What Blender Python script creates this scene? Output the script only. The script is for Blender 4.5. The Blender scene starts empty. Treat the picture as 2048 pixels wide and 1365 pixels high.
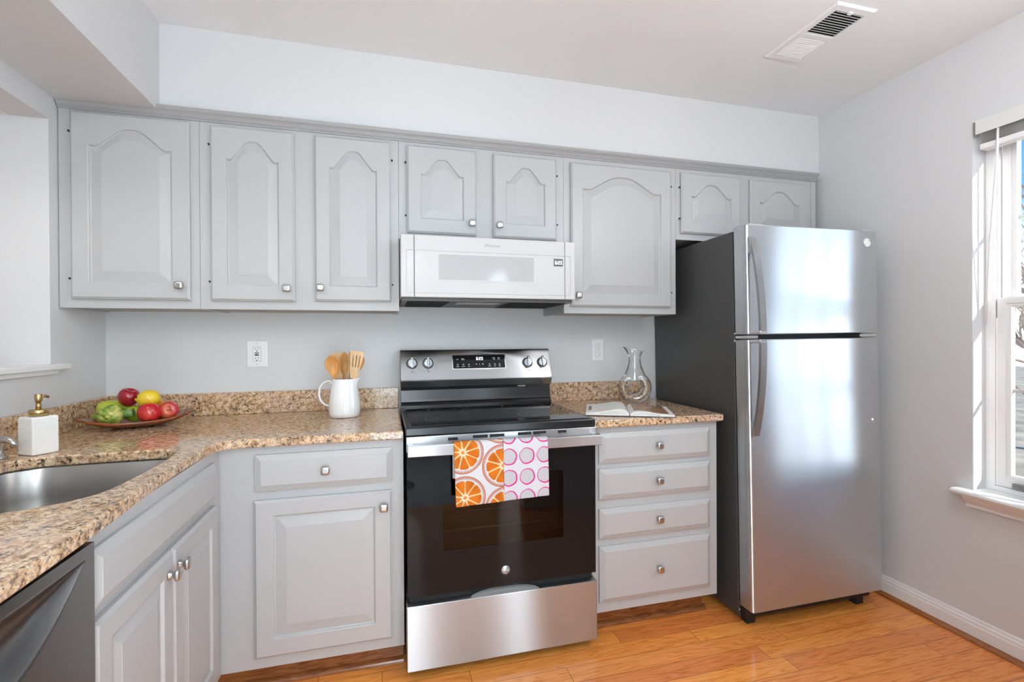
import bpy, bmesh, math, random
from mathutils import Vector, Matrix
random.seed(7)
sc = bpy.context.scene
COL = sc.collection
PI = math.pi

# ------------------------------------------------------------------ camera
cam_data = bpy.data.cameras.new('camera')
cam = bpy.data.objects.new('camera', cam_data)
COL.objects.link(cam)
cam_data.sensor_fit = 'HORIZONTAL'
cam_data.sensor_width = 36.0
cam_data.lens = 957.1 / 2048 * 36.0
cam_data.clip_start = 0.02
RGT = Vector((0.96657888, -0.25632633, -0.00469993))
FWD = Vector((0.25630441, 0.9665842, -0.00479998))
UPV = Vector((0.00577324, 0.00343495, 0.99997744))
cm = Matrix.Identity(4)
for i in range(3):
    cm[i][0], cm[i][1], cm[i][2] = RGT[i], UPV[i], -FWD[i]
cm[0][3], cm[1][3], cm[2][3] = 1.1632, -2.4432, 1.2522
cam.matrix_world = cm
sc.camera = cam

# ------------------------------------------------------------------ view, sky, sun
sc.view_settings.view_transform = 'Standard'
sc.view_settings.look = 'None'
sc.view_settings.gamma = 1.0
sc.view_settings.use_curve_mapping = False
sc.view_settings.exposure = 0.24
sc.cycles.max_bounces = 10
sc.cycles.diffuse_bounces = 6
sc.cycles.glossy_bounces = 5
sc.cycles.transparent_max_bounces = 16
sc.cycles.caustics_reflective = False
sc.cycles.caustics_refractive = False
sc.cycles.sample_clamp_indirect = 6.0

SKY_STRENGTH = 12.5
world = bpy.data.worlds.new('world')
sc.world = world
world.use_nodes = True
wn, wl = world.node_tree.nodes, world.node_tree.links
wn.clear()
w_out = wn.new('ShaderNodeOutputWorld')
w_bg = wn.new('ShaderNodeBackground')
w_tc = wn.new('ShaderNodeTexCoord')
w_sep = wn.new('ShaderNodeSeparateXYZ')
w_ramp = wn.new('ShaderNodeValToRGB')
els = w_ramp.color_ramp.elements
els[0].position, els[0].color = 0.0, (0.70, 0.71, 0.72, 1)
els[1].position, els[1].color = 0.8, (0.006, 0.024, 0.065, 1)
for p_, c_ in ((0.05, (0.62, 0.71, 0.80)), (0.115, (0.10, 0.155, 0.22)), (0.20, (0.013, 0.042, 0.088))):
    q = els.new(p_); q.color = (*c_, 1)
wl.new(w_tc.outputs['Generated'], w_sep.inputs[0])
wl.new(w_sep.outputs['Z'], w_ramp.inputs[0])
wl.new(w_ramp.outputs[0], w_bg.inputs[0])
w_bg.inputs[1].default_value = SKY_STRENGTH
wl.new(w_bg.outputs[0], w_out.inputs[0])

sun_d = bpy.data.lights.new('sun', 'SUN')
sun_d.energy = 10.0
sun_d.color = (1.0, 0.96, 0.90)
sun_d.angle = math.radians(0.6)
sun = bpy.data.objects.new('sun', sun_d)
COL.objects.link(sun)
sun.rotation_euler = Vector((-0.30, 0.80, -0.34)).to_track_quat('-Z', 'Y').to_euler()

def lamp(name, kind, loc, energy, size=0.3, color=(1, 1, 1), rot=(0, 0, 0), spot=None):
    d = bpy.data.lights.new(name, kind)
    d.energy = energy
    d.color = color
    if kind == 'AREA':
        d.shape = 'DISK'; d.size = size
    else:
        d.shadow_soft_size = size
    if spot:
        d.spot_size = spot; d.spot_blend = 0.5
    o = bpy.data.objects.new(name, d)
    COL.objects.link(o)
    o.location = loc; o.rotation_euler = rot
    return o

# strengths of the added fill lights and the sink can built further down
COLUMN_FILL = 6.8  # glow of the fill columns added in the hall
KITCHEN_FILL = 21.0        # added kitchen fill globe (emission of its surface)
HALL_FILL = 20.0       # added fill globes in the space behind the camera
CAN_W = 9.0        # recessed can above the sink
SIDE_FILL = 10.0       # added unseen fill for the neighbouring room beyond the pass-through

# ------------------------------------------------------------------ materials
def nmat(name):
    m = bpy.data.materials.new(name)
    m.use_nodes = True
    nt = m.node_tree
    b = nt.nodes['Principled BSDF']
    return m, nt, b

def pmat(name, col, rough=0.5, metal=0.0, spec=0.5, bump=0.0, bscale=200, aniso=0.0, coat=0.0, var=0.0, vscale=3.0, stretch=None):
    m, nt, b = nmat(name)
    N, L = nt.nodes, nt.links
    b.inputs['Base Color'].default_value = (*col, 1)
    b.inputs['Roughness'].default_value = rough
    b.inputs['Metallic'].default_value = metal
    b.inputs['Specular IOR Level'].default_value = spec
    b.inputs['Coat Weight'].default_value = coat
    b.inputs['Coat Roughness'].default_value = 0.05
    tc = N.new('ShaderNodeTexCoord')
    mp = N.new('ShaderNodeMapping')
    L.new(tc.outputs['Object'], mp.inputs[0])
    if stretch: mp.inputs['Scale'].default_value = stretch
    nz = N.new('ShaderNodeTexNoise')
    nz.inputs['Scale'].default_value = bscale
    nz.inputs['Detail'].default_value = 3
    L.new(mp.outputs[0], nz.inputs['Vector'])
    if bump > 0:
        bp = N.new('ShaderNodeBump')
        bp.inputs['Strength'].default_value = bump
        bp.inputs['Distance'].default_value = 0.002
        L.new(nz.outputs['Fac'], bp.inputs['Height'])
        L.new(bp.outputs[0], b.inputs['Normal'])
    if var > 0:
        n2 = N.new('ShaderNodeTexNoise')
        n2.inputs['Scale'].default_value = vscale
        n2.inputs['Detail'].default_value = 4
        L.new(mp.outputs[0], n2.inputs['Vector'])
        mr = N.new('ShaderNodeMapRange')
        mr.inputs['From Min'].default_value = 0.3; mr.inputs['From Max'].default_value = 0.7
        mr.inputs['To Min'].default_value = 1 - var; mr.inputs['To Max'].default_value = 1 + var
        L.new(n2.outputs['Fac'], mr.inputs['Value'])
        hv = N.new('ShaderNodeHueSaturation')
        hv.inputs['Color'].default_value = (*col, 1)
        L.new(mr.outputs[0], hv.inputs['Value'])
        L.new(hv.outputs[0], b.inputs['Base Color'])
    if aniso:
        b.inputs['Anisotropic'].default_value = aniso
        b.inputs['Anisotropic Rotation'].default_value = 0.25
        tg = N.new('ShaderNodeTangent')
        tg.direction_type = 'RADIAL'; tg.axis = 'Z'
        L.new(tg.outputs[0], b.inputs['Tangent'])
    return m

def emat(name, col, strength):
    m, nt, b = nmat(name)
    b.inputs['Base Color'].default_value = (*col, 1)
    b.inputs['Emission Color'].default_value = (*col, 1)
    b.inputs['Emission Strength'].default_value = strength
    return m

def thin_glass(name, tint=(1, 1, 1), refl=0.10, rough=0.0):
    m = bpy.data.materials.new(name)
    m.use_nodes = True
    nt = m.node_tree; N, L = nt.nodes, nt.links
    N.clear()
    out = N.new('ShaderNodeOutputMaterial')
    tr = N.new('ShaderNodeBsdfTransparent'); tr.inputs[0].default_value = (*tint, 1)
    gl = N.new('ShaderNodeBsdfGlossy'); gl.inputs['Roughness'].default_value = rough
    lw = N.new('ShaderNodeLayerWeight'); lw.inputs['Blend'].default_value = 0.25
    mr = N.new('ShaderNodeMapRange')
    mr.inputs['To Min'].default_value = refl * 0.4; mr.inputs['To Max'].default_value = min(1, refl * 6)
    mx = N.new('ShaderNodeMixShader')
    L.new(lw.outputs['Fresnel'], mr.inputs['Value'])
    L.new(mr.outputs[0], mx.inputs[0]); L.new(tr.outputs[0], mx.inputs[1]); L.new(gl.outputs[0], mx.inputs[2])
    L.new(mx.outputs[0], out.inputs[0])
    return m

def granite():
    m, nt, b = nmat('granite')
    N, L = nt.nodes, nt.links
    tc = N.new('ShaderNodeTexCoord')
    mp = N.new('ShaderNodeMapping'); L.new(tc.outputs['Object'], mp.inputs[0])
    mp.inputs['Rotation'].default_value = (0.3, 0.2, 0.5)
    def noise(scale, det, rough=0.6, dist=0.0):
        n = N.new('ShaderNodeTexNoise'); n.inputs['Scale'].default_value = scale
        n.inputs['Detail'].default_value = det; n.inputs['Roughness'].default_value = rough
        n.inputs['Distortion'].default_value = dist
        L.new(mp.outputs[0], n.inputs['Vector']); return n.outputs['Fac']
    def ramp(src, stops):
        r = N.new('ShaderNodeValToRGB'); els = r.color_ramp.elements
        els[0].position, els[0].color = stops[0][0], (*stops[0][1], 1)
        els[1].position, els[1].color = stops[-1][0], (*stops[-1][1], 1)
        for p, c in stops[1:-1]:
            q = els.new(p); q.color = (*c, 1)
        L.new(src, r.inputs[0]); return r.outputs[0]
    def mix(f, a, c):
        x = N.new('ShaderNodeMix'); x.data_type = 'RGBA'
        L.new(f, x.inputs[0]); L.new(a, x.inputs[6])
        if isinstance(c, tuple): x.inputs[7].default_value = (*c, 1)
        else: L.new(c, x.inputs[7])
        return x.outputs[2]
    base = ramp(noise(62, 7, 0.70, 0.3), [(0.36, (0.20, 0.105, 0.05)), (0.45, (0.50, 0.30, 0.155)), (0.53, (0.68, 0.47, 0.28)), (0.64, (0.80, 0.63, 0.45))])
    pink = ramp(noise(7, 4), [(0.46, (0, 0, 0)), (0.66, (0.5, 0.5, 0.5))])
    c1 = mix(pink, base, (0.62, 0.44, 0.36))
    def dark(scale, lo, hi, dist=1.0):
        d_ = ramp(noise(scale, 6, 0.72, dist), [(lo, (1, 1, 1)), ((lo + hi) / 2, (0.7, 0.7, 0.7)), (hi, (0, 0, 0))])
        return d_
    big = ramp(noise(11, 3), [(0.36, (0.35, 0.35, 0.35)), (0.56, (1, 1, 1))])
    mul = N.new('ShaderNodeMix'); mul.data_type = 'RGBA'; mul.blend_type = 'MULTIPLY'; mul.inputs[0].default_value = 1
    L.new(dark(85, 0.405, 0.455, 0.5), mul.inputs[6]); L.new(big, mul.inputs[7])
    c2 = mix(mul.outputs[2], c1, (0.040, 0.030, 0.027))
    c2 = mix(dark(170, 0.38, 0.42, 0.3), c2, (0.07, 0.045, 0.032))
    gy = ramp(noise(75, 5, 0.65, 0.4), [(0.585, (0, 0, 0)), (0.64, (0.75, 0.75, 0.75))])
    c3 = mix(gy, c2, (0.30, 0.275, 0.26))
    wt = ramp(noise(90, 4), [(0.62, (0, 0, 0)), (0.67, (0.7, 0.7, 0.7))])
    c4 = mix(wt, c3, (0.76, 0.66, 0.55))
    L.new(c4, b.inputs['Base Color'])
    b.inputs['Roughness'].default_value = 0.10
    b.inputs['Specular IOR Level'].default_value = 0.42
    return m

def floor_wood(name='oak floor', plank=0.0815, y0=-0.906, length=0.95, cols=None, planks=True, axis='X'):
    m, nt, b = nmat(name)
    N, L = nt.nodes, nt.links
    def math_(op, a, c=None, d=None):
        n = N.new('ShaderNodeMath'); n.operation = op
        for i, v in enumerate((a, c, d)):
            if v is None: continue
            if isinstance(v, (int, float)): n.inputs[i].default_value = v
            else: L.new(v, n.inputs[i])
        return n.outputs[0]
    tc = N.new('ShaderNodeTexCoord'); sp = N.new('ShaderNodeSeparateXYZ')
    L.new(tc.outputs['Object'], sp.inputs[0])
    X, Y, Z = sp.outputs
    if axis == 'Y': X, Y = Y, X
    if planks:
        v = math_('DIVIDE', math_('SUBTRACT', Y, y0), plank)
        row = math_('FLOOR', v); fv = math_('FRACT', v)
        wn1 = N.new('ShaderNodeTexWhiteNoise'); wn1.noise_dimensions = '1D'; L.new(row, wn1.inputs['W'])
        u = math_('ADD', math_('DIVIDE', X, length), math_('MULTIPLY', wn1.outputs['Value'], 7.3))
        colm = math_('FLOOR', u); fu = math_('FRACT', u)
        cb = N.new('ShaderNodeCombineXYZ'); L.new(row, cb.inputs[0]); L.new(colm, cb.inputs[1])
        wn2 = N.new('ShaderNodeTexWhiteNoise'); wn2.noise_dimensions = '2D'; L.new(cb.outputs[0], wn2.inputs['Vector'])
        rnd = wn2.outputs['Value']
    else:
        rnd = math_('ADD', 0.4, 0.0)
    gx = N.new('ShaderNodeCombineXYZ')
    L.new(math_('ADD', math_('MULTIPLY', X, 1.3), math_('MULTIPLY', rnd, 31.7)), gx.inputs[0])
    L.new(math_('MULTIPLY', Y, 16.0), gx.inputs[1]); L.new(math_('ADD', math_('MULTIPLY', Z, 16.0), math_('MULTIPLY', rnd, 11.0)), gx.inputs[2])
    n1 = N.new('ShaderNodeTexNoise'); n1.inputs['Scale'].default_value = 1.6; n1.inputs['Detail'].default_value = 3; n1.inputs['Distortion'].default_value = 0.5
    L.new(gx.outputs[0], n1.inputs['Vector'])
    rings = math_('FRACT', math_('MULTIPLY', n1.outputs['Fac'], 9.0))
    ringl = math_('POWER', math_('ABSOLUTE', math_('SUBTRACT', math_('MULTIPLY', rings, 2), 1)), 3.0)
    n2 = N.new('ShaderNodeTexNoise'); n2.inputs['Scale'].default_value = 9; n2.inputs['Detail'].default_value = 5; n2.inputs['Roughness'].default_value = 0.7
    L.new(gx.outputs[0], n2.inputs['Vector'])
    g = math_('ADD', math_('MULTIPLY', ringl, 0.30), math_('MULTIPLY', n2.outputs['Fac'], 0.75))
    r = N.new('ShaderNodeValToRGB'); els = r.color_ramp.elements
    c = cols or [(0.18, (0.92, 0.375, 0.095)), (0.45, (0.84, 0.295, 0.064)), (0.80, (0.56, 0.155, 0.026))]
    els[0].position, els[0].color = c[0][0], (*c[0][1], 1)
    els[1].position, els[1].color = c[-1][0], (*c[-1][1], 1)
    q = els.new(c[1][0]); q.color = (*c[1][1], 1)
    L.new(g, r.inputs[0])
    hs = N.new('ShaderNodeHueSaturation'); L.new(r.outputs[0], hs.inputs['Color'])
    L.new(math_('ADD', 0.88, math_('MULTIPLY', rnd, 0.26)), hs.inputs['Value'])
    L.new(math_('ADD', 0.492, math_('MULTIPLY', rnd, 0.016)), hs.inputs['Hue'])
    colr = hs.outputs[0]
    if planks:
        e1 = math_('LESS_THAN', math_('MINIMUM', fv, math_('SUBTRACT', 1.0, fv)), 0.012)
        e2 = math_('LESS_THAN', math_('MINIMUM', fu, math_('SUBTRACT', 1.0, fu)), 0.0013)
        ed = math_('MAXIMUM', e1, e2)
        mx = N.new('ShaderNodeMix'); mx.data_type = 'RGBA'
        L.new(math_('MULTIPLY', ed, 0.75), mx.inputs[0]); L.new(colr, mx.inputs[6]); mx.inputs[7].default_value = (0.13, 0.045, 0.015, 1)
        colr = mx.outputs[2]
    L.new(colr, b.inputs['Base Color'])
    b.inputs['Roughness'].default_value = 0.17
    b.inputs['Specular IOR Level'].default_value = 0.5
    return m

WALL = pmat('wall paint', (0.66, 0.663, 0.67), 0.6, spec=0.3, bump=0.04, bscale=300)
CEIL = pmat('ceiling paint', (0.84, 0.845, 0.85), 0.8, spec=0.2, bump=0.05, bscale=250)
TRIMW = pmat('white trim paint', (0.80, 0.80, 0.80), 0.35, bump=0.02, bscale=200)
CAB = pmat('grey cabinet paint', (0.457, 0.462, 0.467), 0.34, spec=0.45, bump=0.06, bscale=90, stretch=(1, 1, 0.12))
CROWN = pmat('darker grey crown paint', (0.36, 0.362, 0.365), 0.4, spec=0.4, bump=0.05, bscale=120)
CABIN = pmat('cabinet underside', (0.42, 0.385, 0.35), 0.6)
GRAN = granite()
FLOOR = floor_wood()
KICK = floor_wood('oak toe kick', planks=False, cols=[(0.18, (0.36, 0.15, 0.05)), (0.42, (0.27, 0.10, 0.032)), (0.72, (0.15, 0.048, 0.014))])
SHOE = floor_wood('oak shoe molding', planks=False, axis='Y', cols=[(0.18, (0.42, 0.17, 0.055)), (0.42, (0.33, 0.12, 0.035)), (0.72, (0.2, 0.065, 0.018))])
STEEL = pmat('brushed stainless', (0.52, 0.545, 0.57), 0.30, 1.0, aniso=1.0)
STEEL_P = pmat('control panel stainless', (0.38, 0.385, 0.39), 0.17, 1.0, aniso=0.9)
STEEL_F = pmat('fridge stainless', (0.64, 0.675, 0.705), 0.31, 1.0, aniso=1.0)
STEEL_D = pmat('dark stainless', (0.26, 0.26, 0.262), 0.28, 1.0, aniso=0.5)
SINKM = pmat('sink stainless', (0.42, 0.405, 0.385), 0.33, 1.0, aniso=0.6)
NICKEL = pmat('satin nickel', (0.55, 0.545, 0.53), 0.28, 1.0, bump=0.02, bscale=400)
CHROME = pmat('polished chrome', (0.78, 0.78, 0.78), 0.08, 1.0)
BRASS = pmat('brushed brass', (0.52, 0.37, 0.17), 0.28, 1.0)
BLACK = pmat('black enamel', (0.012, 0.012, 0.013), 0.22)
BGLASS = pmat('black glass', (0.010, 0.010, 0.011), 0.03, spec=0.2)
COOK = pmat('cooktop glass', (0.014, 0.014, 0.015), 0.06, spec=0.6, var=0.3, vscale=900)
DARK = pmat('dark cavity', (0.008, 0.008, 0.008), 0.7)
FRSIDE = pmat('textured charcoal side', (0.060, 0.060, 0.060), 0.42, bump=0.25, bscale=700)
GASKET = pmat('black rubber', (0.012, 0.012, 0.012), 0.6)
WHITEP = pmat('white appliance', (0.57, 0.572, 0.575), 0.45, coat=0.08)
WHITEW = pmat('white oven window', (0.46, 0.463, 0.467), 0.12, coat=0.4)
PLASTW = pmat('white plastic', (0.84, 0.84, 0.84), 0.3)
CERAM = pmat('white glazed ceramic', (0.86, 0.86, 0.86), 0.08, coat=0.4)
BISQUE = pmat('matte white ceramic', (0.84, 0.82, 0.79), 0.42)
UTENS = pmat('wooden utensil', (0.58, 0.275, 0.08), 0.45, var=0.25, vscale=14, stretch=(4, 4, 0.5))
UTENS2 = pmat('pale wooden utensil', (0.66, 0.43, 0.22), 0.5, var=0.22, vscale=14, stretch=(4, 4, 0.5))
DISH = pmat('dark wooden dish', (0.25, 0.072, 0.022), 0.25, var=0.4, vscale=9, stretch=(1, 8, 8), coat=0.2)
GLASS = thin_glass('clear glass', (0.97, 0.975, 0.975), 0.14)
PANE = thin_glass('window pane', (0.97, 0.98, 0.98), 0.06)
MARK = emat('display digits', (0.95, 0.97, 1.0), 1.0)
MARKD = pmat('pale print', (0.62, 0.62, 0.62), 0.5)
PRINT = pmat('dark print', (0.06, 0.06, 0.06), 0.5)
PRINTG = pmat('grey print', (0.28, 0.28, 0.29), 0.4)

# ------------------------------------------------------------------ geometry helpers
class MB:
    def __init__(s):
        s.bm = bmesh.new()
    def faces(s, vs, fs, smooth=False):
        V = [s.bm.verts.new(v) for v in vs]
        for f in fs:
            try:
                F = s.bm.faces.new([V[i] for i in f]); F.smooth = smooth
            except ValueError:
                pass
        return V
    def box(s, x0, x1, y0, y1, z0, z1, bev=0.0, seg=2):
        t = bmesh.new()
        bmesh.ops.create_cube(t, size=1.0)
        for v in t.verts:
            v.co = Vector(((x0 + x1) / 2 + v.co.x * (x1 - x0), (y0 + y1) / 2 + v.co.y * (y1 - y0), (z0 + z1) / 2 + v.co.z * (z1 - z0)))
        if bev > 0:
            bmesh.ops.bevel(t, geom=list(t.edges), offset=bev, segments=seg, profile=0.5, affect='EDGES')
        s.add(t); return s
    def add(s, t, mat=None):
        mp = {}
        for v in t.verts:
            mp[v] = s.bm.verts.new(mat @ v.co if mat else v.co)
        for f in t.faces:
            try:
                g = s.bm.faces.new([mp[v] for v in f.verts]); g.smooth = f.smooth
            except ValueError:
                pass
        t.free()
    def loops(s, LS, cap0=True, cap1=True, smooth=False, closed=True):
        rows = [[s.bm.verts.new(p) for p in l] for l in LS]
        n = len(rows[0])
        for a, b in zip(rows, rows[1:]):
            for i in range(n if closed else n - 1):
                j = (i + 1) % n
                try:
                    f = s.bm.faces.new((a[i], a[j], b[j], b[i])); f.smooth = smooth
                except ValueError:
                    pass
        if cap0: s.bm.faces.new(rows[0][::-1])
        if cap1: s.bm.faces.new(rows[-1])
        return s
    def lathe(s, prof, c=(0, 0, 0), n=32, axis='Z', cap0=True, cap1=True, smooth=True, sx=1.0, sy=1.0):
        LS = []
        for r, h in prof:
            l = []
            for i in range(n):
                a = 2 * PI * i / n
                p = (r * math.cos(a) * sx, r * math.sin(a) * sy, h)
                if axis == 'Y': p = (p[0], h, -p[1])
                if axis == 'X': p = (h, p[0], p[1])
                l.append((c[0] + p[0], c[1] + p[1], c[2] + p[2]))
            LS.append(l)
        return s.loops(LS, cap0, cap1, smooth)
    def tube(s, pts, r, n=10, smooth=True, flat=None):
        P = [Vector(p) for p in pts]
        rs = r if isinstance(r, (list, tuple)) else [r] * len(P)
        LS = []
        up = None
        for i, p in enumerate(P):
            d = (P[min(i + 1, len(P) - 1)] - P[max(i - 1, 0)]).normalized()
            if up is None:
                up = Vector((0, 0, 1)) if abs(d.z) < 0.9 else Vector((0, 1, 0))
            a = d.cross(up).normalized(); b_ = a.cross(d).normalized(); up = b_
            fa, fb = flat if flat else (1, 1)
            LS.append([p + a * (rs[i] * fa * math.cos(2 * PI * k / n)) + b_ * (rs[i] * fb * math.sin(2 * PI * k / n)) for k in range(n)])
        return s.loops(LS, True, True, smooth)
    def sphere(s, c, rx, ry, rz, n=24, m=16, fn=None):
        LS = []
        for j in range(m + 1):
            t = PI * j / m
            l = []
            for i in range(n):
                a = 2 * PI * i / n
                p = Vector((math.sin(t) * math.cos(a), math.sin(t) * math.sin(a), -math.cos(t)))
                k = fn(p) if fn else 1
                l.append((c[0] + p.x * rx * k, c[1] + p.y * ry * k, c[2] + p.z * rz * k))
            LS.append(l)
        s.loops(LS, False, False, True)
        bmesh.ops.remove_doubles(s.bm, verts=s.bm.verts, dist=1e-6)
        return s
    def prism(s, poly, axis, a, b, bev=0):
        """outline extruded from a to b along axis ('X': poly=(y,z), 'Y': (x,z), 'Z': (x,y))"""
        def P(p, t):
            return {'X': (t, p[0], p[1]), 'Y': (p[0], t, p[1]), 'Z': (p[0], p[1], t)}[axis]
        return s.loops([[P(p, a) for p in poly], [P(p, b) for p in poly]])
    def xform(s, M):
        for v in s.bm.verts: v.co = M @ v.co
        return s

ORIGIN = {}
def obj(name, mb, mat, parent=None, local=False):
    bm = mb.bm
    bmesh.ops.recalc_face_normals(bm, faces=bm.faces)
    root = parent
    while root is not None and root.parent is not None: root = root.parent
    if root is not None and not local:
        off = ORIGIN.get(root.name, Vector((0, 0, 0)))
        for v in bm.verts: v.co -= off
    me = bpy.data.meshes.new(name)
    bm.to_mesh(me); bm.free()
    o = bpy.data.objects.new(name, me)
    COL.objects.link(o)
    for m in (mat if isinstance(mat, (list, tuple)) else [mat]): me.materials.append(m)
    if parent is not None: o.parent = parent
    return o
def tag(o, label=None, cat=None, group=None, kind=None):
    if label: o['label'] = label
    if cat: o['category'] = cat
    if group: o['group'] = group
    if kind: o['kind'] = kind
    return o
def thing(name, label, cat, loc, group=None, rot=None):
    o = bpy.data.objects.new(name, None)
    COL.objects.link(o)
    o.empty_display_size = 0.05
    o.location = loc
    if rot: o.rotation_euler = rot
    ORIGIN[o.name] = Vector(loc)
    return tag(o, label, cat, group)
def struct(name, mb, mat, parent=None):
    return tag(obj(name, mb, mat, parent), kind='structure') if parent is None else obj(name, mb, mat, parent)
def text_mb(txt, size, M, depth=0.0006, bold=0.0, shear=0.0, sx=1.0):
    """lettering as a mesh: local x right, y up, facing +z, placed with matrix M (origin = centre)"""
    cu = bpy.data.curves.new('t', 'FONT')
    cu.body = txt; cu.size = size; cu.extrude = depth; cu.align_x = 'CENTER'; cu.align_y = 'CENTER'
    cu.offset = bold; cu.shear = shear; cu.resolution_u = 3
    o = bpy.data.objects.new('t', cu); COL.objects.link(o)
    dg = bpy.context.evaluated_depsgraph_get()
    me = bpy.data.meshes.new_from_object(o.evaluated_get(dg))
    mb = MB(); t = bmesh.new(); t.from_mesh(me)
    mb.add(t, M @ Matrix.Diagonal((sx, 1, 1, 1)))
    bpy.data.objects.remove(o); bpy.data.curves.remove(cu); bpy.data.meshes.remove(me)
    return mb
SEG = {'6': 'acdefg', '2': 'abged', '3': 'abgcd'}
def clock_mb(txt, h, M):
    """seven-segment digits, height h"""
    m = MB(); w = h * 0.52; t = h * 0.13; x = 0.0
    tot = sum(w * 0.38 if c == ':' else w + t * 1.3 for c in txt)
    x = -tot / 2
    for c in txt:
        if c == ':':
            for yy in (-h * 0.18, h * 0.18): m.box(x + w * 0.02, x + w * 0.02 + t, yy - t / 2, yy + t / 2, 0, 0.0003)
            x += w * 0.38; continue
        P = {'a': (0, w, h / 2 - t, h / 2), 'g': (0, w, -t / 2, t / 2), 'd': (0, w, -h / 2, -h / 2 + t), 'f': (0, t, 0, h / 2), 'b': (w - t, w, 0, h / 2), 'e': (0, t, -h / 2, 0), 'c': (w - t, w, -h / 2, 0)}
        for k in SEG[c]:
            b_ = P[k]; m.box(x + b_[0], x + b_[1], b_[2], b_[3], 0, 0.0003)
        x += w + t * 1.3
    return m.xform(M)
def facing_front(x, y, z, tilt=0.0):
    """frame for lettering on a face that looks toward -y"""
    return Matrix.Translation((x, y, z)) @ Matrix.Rotation(PI / 2 - tilt, 4, 'X')

# ------------------------------------------------------------------ room shell
XW, ZC = 3.505, 2.4815
SOFY, SOFZ, SOFX = -0.300, 2.138, 0.325
FY = -2.25                                        # wall facing the range, beyond the doorway the photographer stands in
def boxes(*bs):
    m = MB()
    for b in bs: m.box(*b)
    return m
struct('floor', boxes((-3.0, 3.7, -2.5, 0.12, -0.05, 0.0)), FLOOR)
struct('floor_hall', boxes((-3.0, 3.7, -6.2, -2.5, -0.05, 0.002)), pmat('pale bounce floor', (0.52, 0.53, 0.55), 0.95, bump=0.5, bscale=900))  # unseen pale floor, put in to keep the bounced light neutral
struct('ceiling', boxes((-3.0, 3.7, -6.2, 0.12, ZC, ZC + 0.05)), CEIL)
struct('wall_back', boxes((-0.12, 3.7, 0.0, 0.12, 0.0, ZC)), WALL)
# left wall with the pass-through opening (y from -0.355 toward the camera)
OY0, OY1, OZ0, OZ1 = -0.355, -1.75, 1.148, 2.05
struct('wall_left', boxes((-0.115, 0, OY0, 0.0, 0, ZC), (-0.115, 0, OY1, OY0, 0, OZ0), (-0.115, 0, OY1, OY0, OZ1, ZC), (-0.115, 0, -2.9, OY1, 0, ZC), (-0.115, 0, -6.2, -4.0, 0, ZC), (-0.115, 0, -4.0, -2.9, 2.1, ZC)), WALL)
# the neighbouring space beyond the pass-through: its far end wall is in line with the opening's side
struct('wall_beyond', boxes((-3.0, -0.115, OY0, OY0 + 0.1, 0, ZC), (-3.0, -2.9, -6.2, OY0, 0, ZC)), WALL)
struct('ceiling_beyond', boxes((-2.9, -0.1155, -2.6, OY0 - 0.0005, OZ1, OZ1 + 0.03)), CEIL)
# right wall with the window opening
WY0, WY1, WZ0, WZ1 = -1.022, -1.755, 0.600, 2.130
WT = 0.15
struct('wall_right', boxes((XW, XW + WT, WY0, 0.0, 0, ZC), (XW, XW + WT, WY1, WY0, 0, WZ0), (XW, XW + WT, WY1, WY0, WZ1, ZC), (XW, XW + WT, -6.2, WY1, 0, ZC)), WALL)
# wall opposite the range, ends at the doorway; the hall behind
struct('wall_front', boxes((2.15, XW, FY - 0.12, FY, 0, ZC), (-3.0, XW, -6.2, -6.1, 0, ZC)), WALL)
# soffit above the wall cabinets and along the sink wall
struct('ceiling_soffit', boxes((0, XW, SOFY, 0, SOFZ, ZC - 0.0005), (0, SOFX, -3.2, SOFY, SOFZ, ZC - 0.0005)), WALL)

def baseboard(name, p0, p1, n, mat=TRIMW):
    """p0->p1 along the wall, n = direction into the room"""
    prof = [(0, 0), (0.013, 0), (0.013, 0.062), (0.010, 0.070), (0.0105, 0.076), (0.006, 0.082), (0.004, 0.092), (0, 0.095)]
    m = MB()
    P0, P1, Nn = Vector((*p0, 0)), Vector((*p1, 0)), Vector((*n, 0))
    m.loops([[P + Nn * d + Vector((0, 0, h)) for d, h in prof] for P in (P0, P1)])
    return struct(name, m, mat)
def shoe(name, p0, p1, n, mat=SHOE, off=0.013):
    prof = [(0, 0)] + [(0.019 * math.cos(a), 0.019 * math.sin(a)) for a in [i * PI / 2 / 5 for i in range(6)]]
    m = MB()
    P0, P1, Nn = Vector((*p0, 0)), Vector((*p1, 0)), Vector((*n, 0))
    m.loops([[P + Nn * (d + off) + Vector((0, 0, h)) for d, h in prof] for P in (P0, P1)])
    return struct(name, m, mat)
baseboard('baseboard_right', (XW, -0.02), (XW, FY), (-1, 0))
shoe('trim_1', (XW, -0.02), (XW, FY), (-1, 0))
baseboard('baseboard_front', (2.15, FY), (XW - 0.014, FY), (0, 1))
baseboard('baseboard_doorway', (2.15, FY - 0.12), (2.15, FY + 0.013), (-1, 0))
# pass-through ledge
m = MB(); m.box(-0.135, 0.030, OY1 - 0.03, -0.290, 1.148, 1.168, 0.004)
m.box(0.0005, 0.014, OY1, -0.335, 1.132, 1.1478, 0.002)
struct('trim_2', m, TRIMW)

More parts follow.
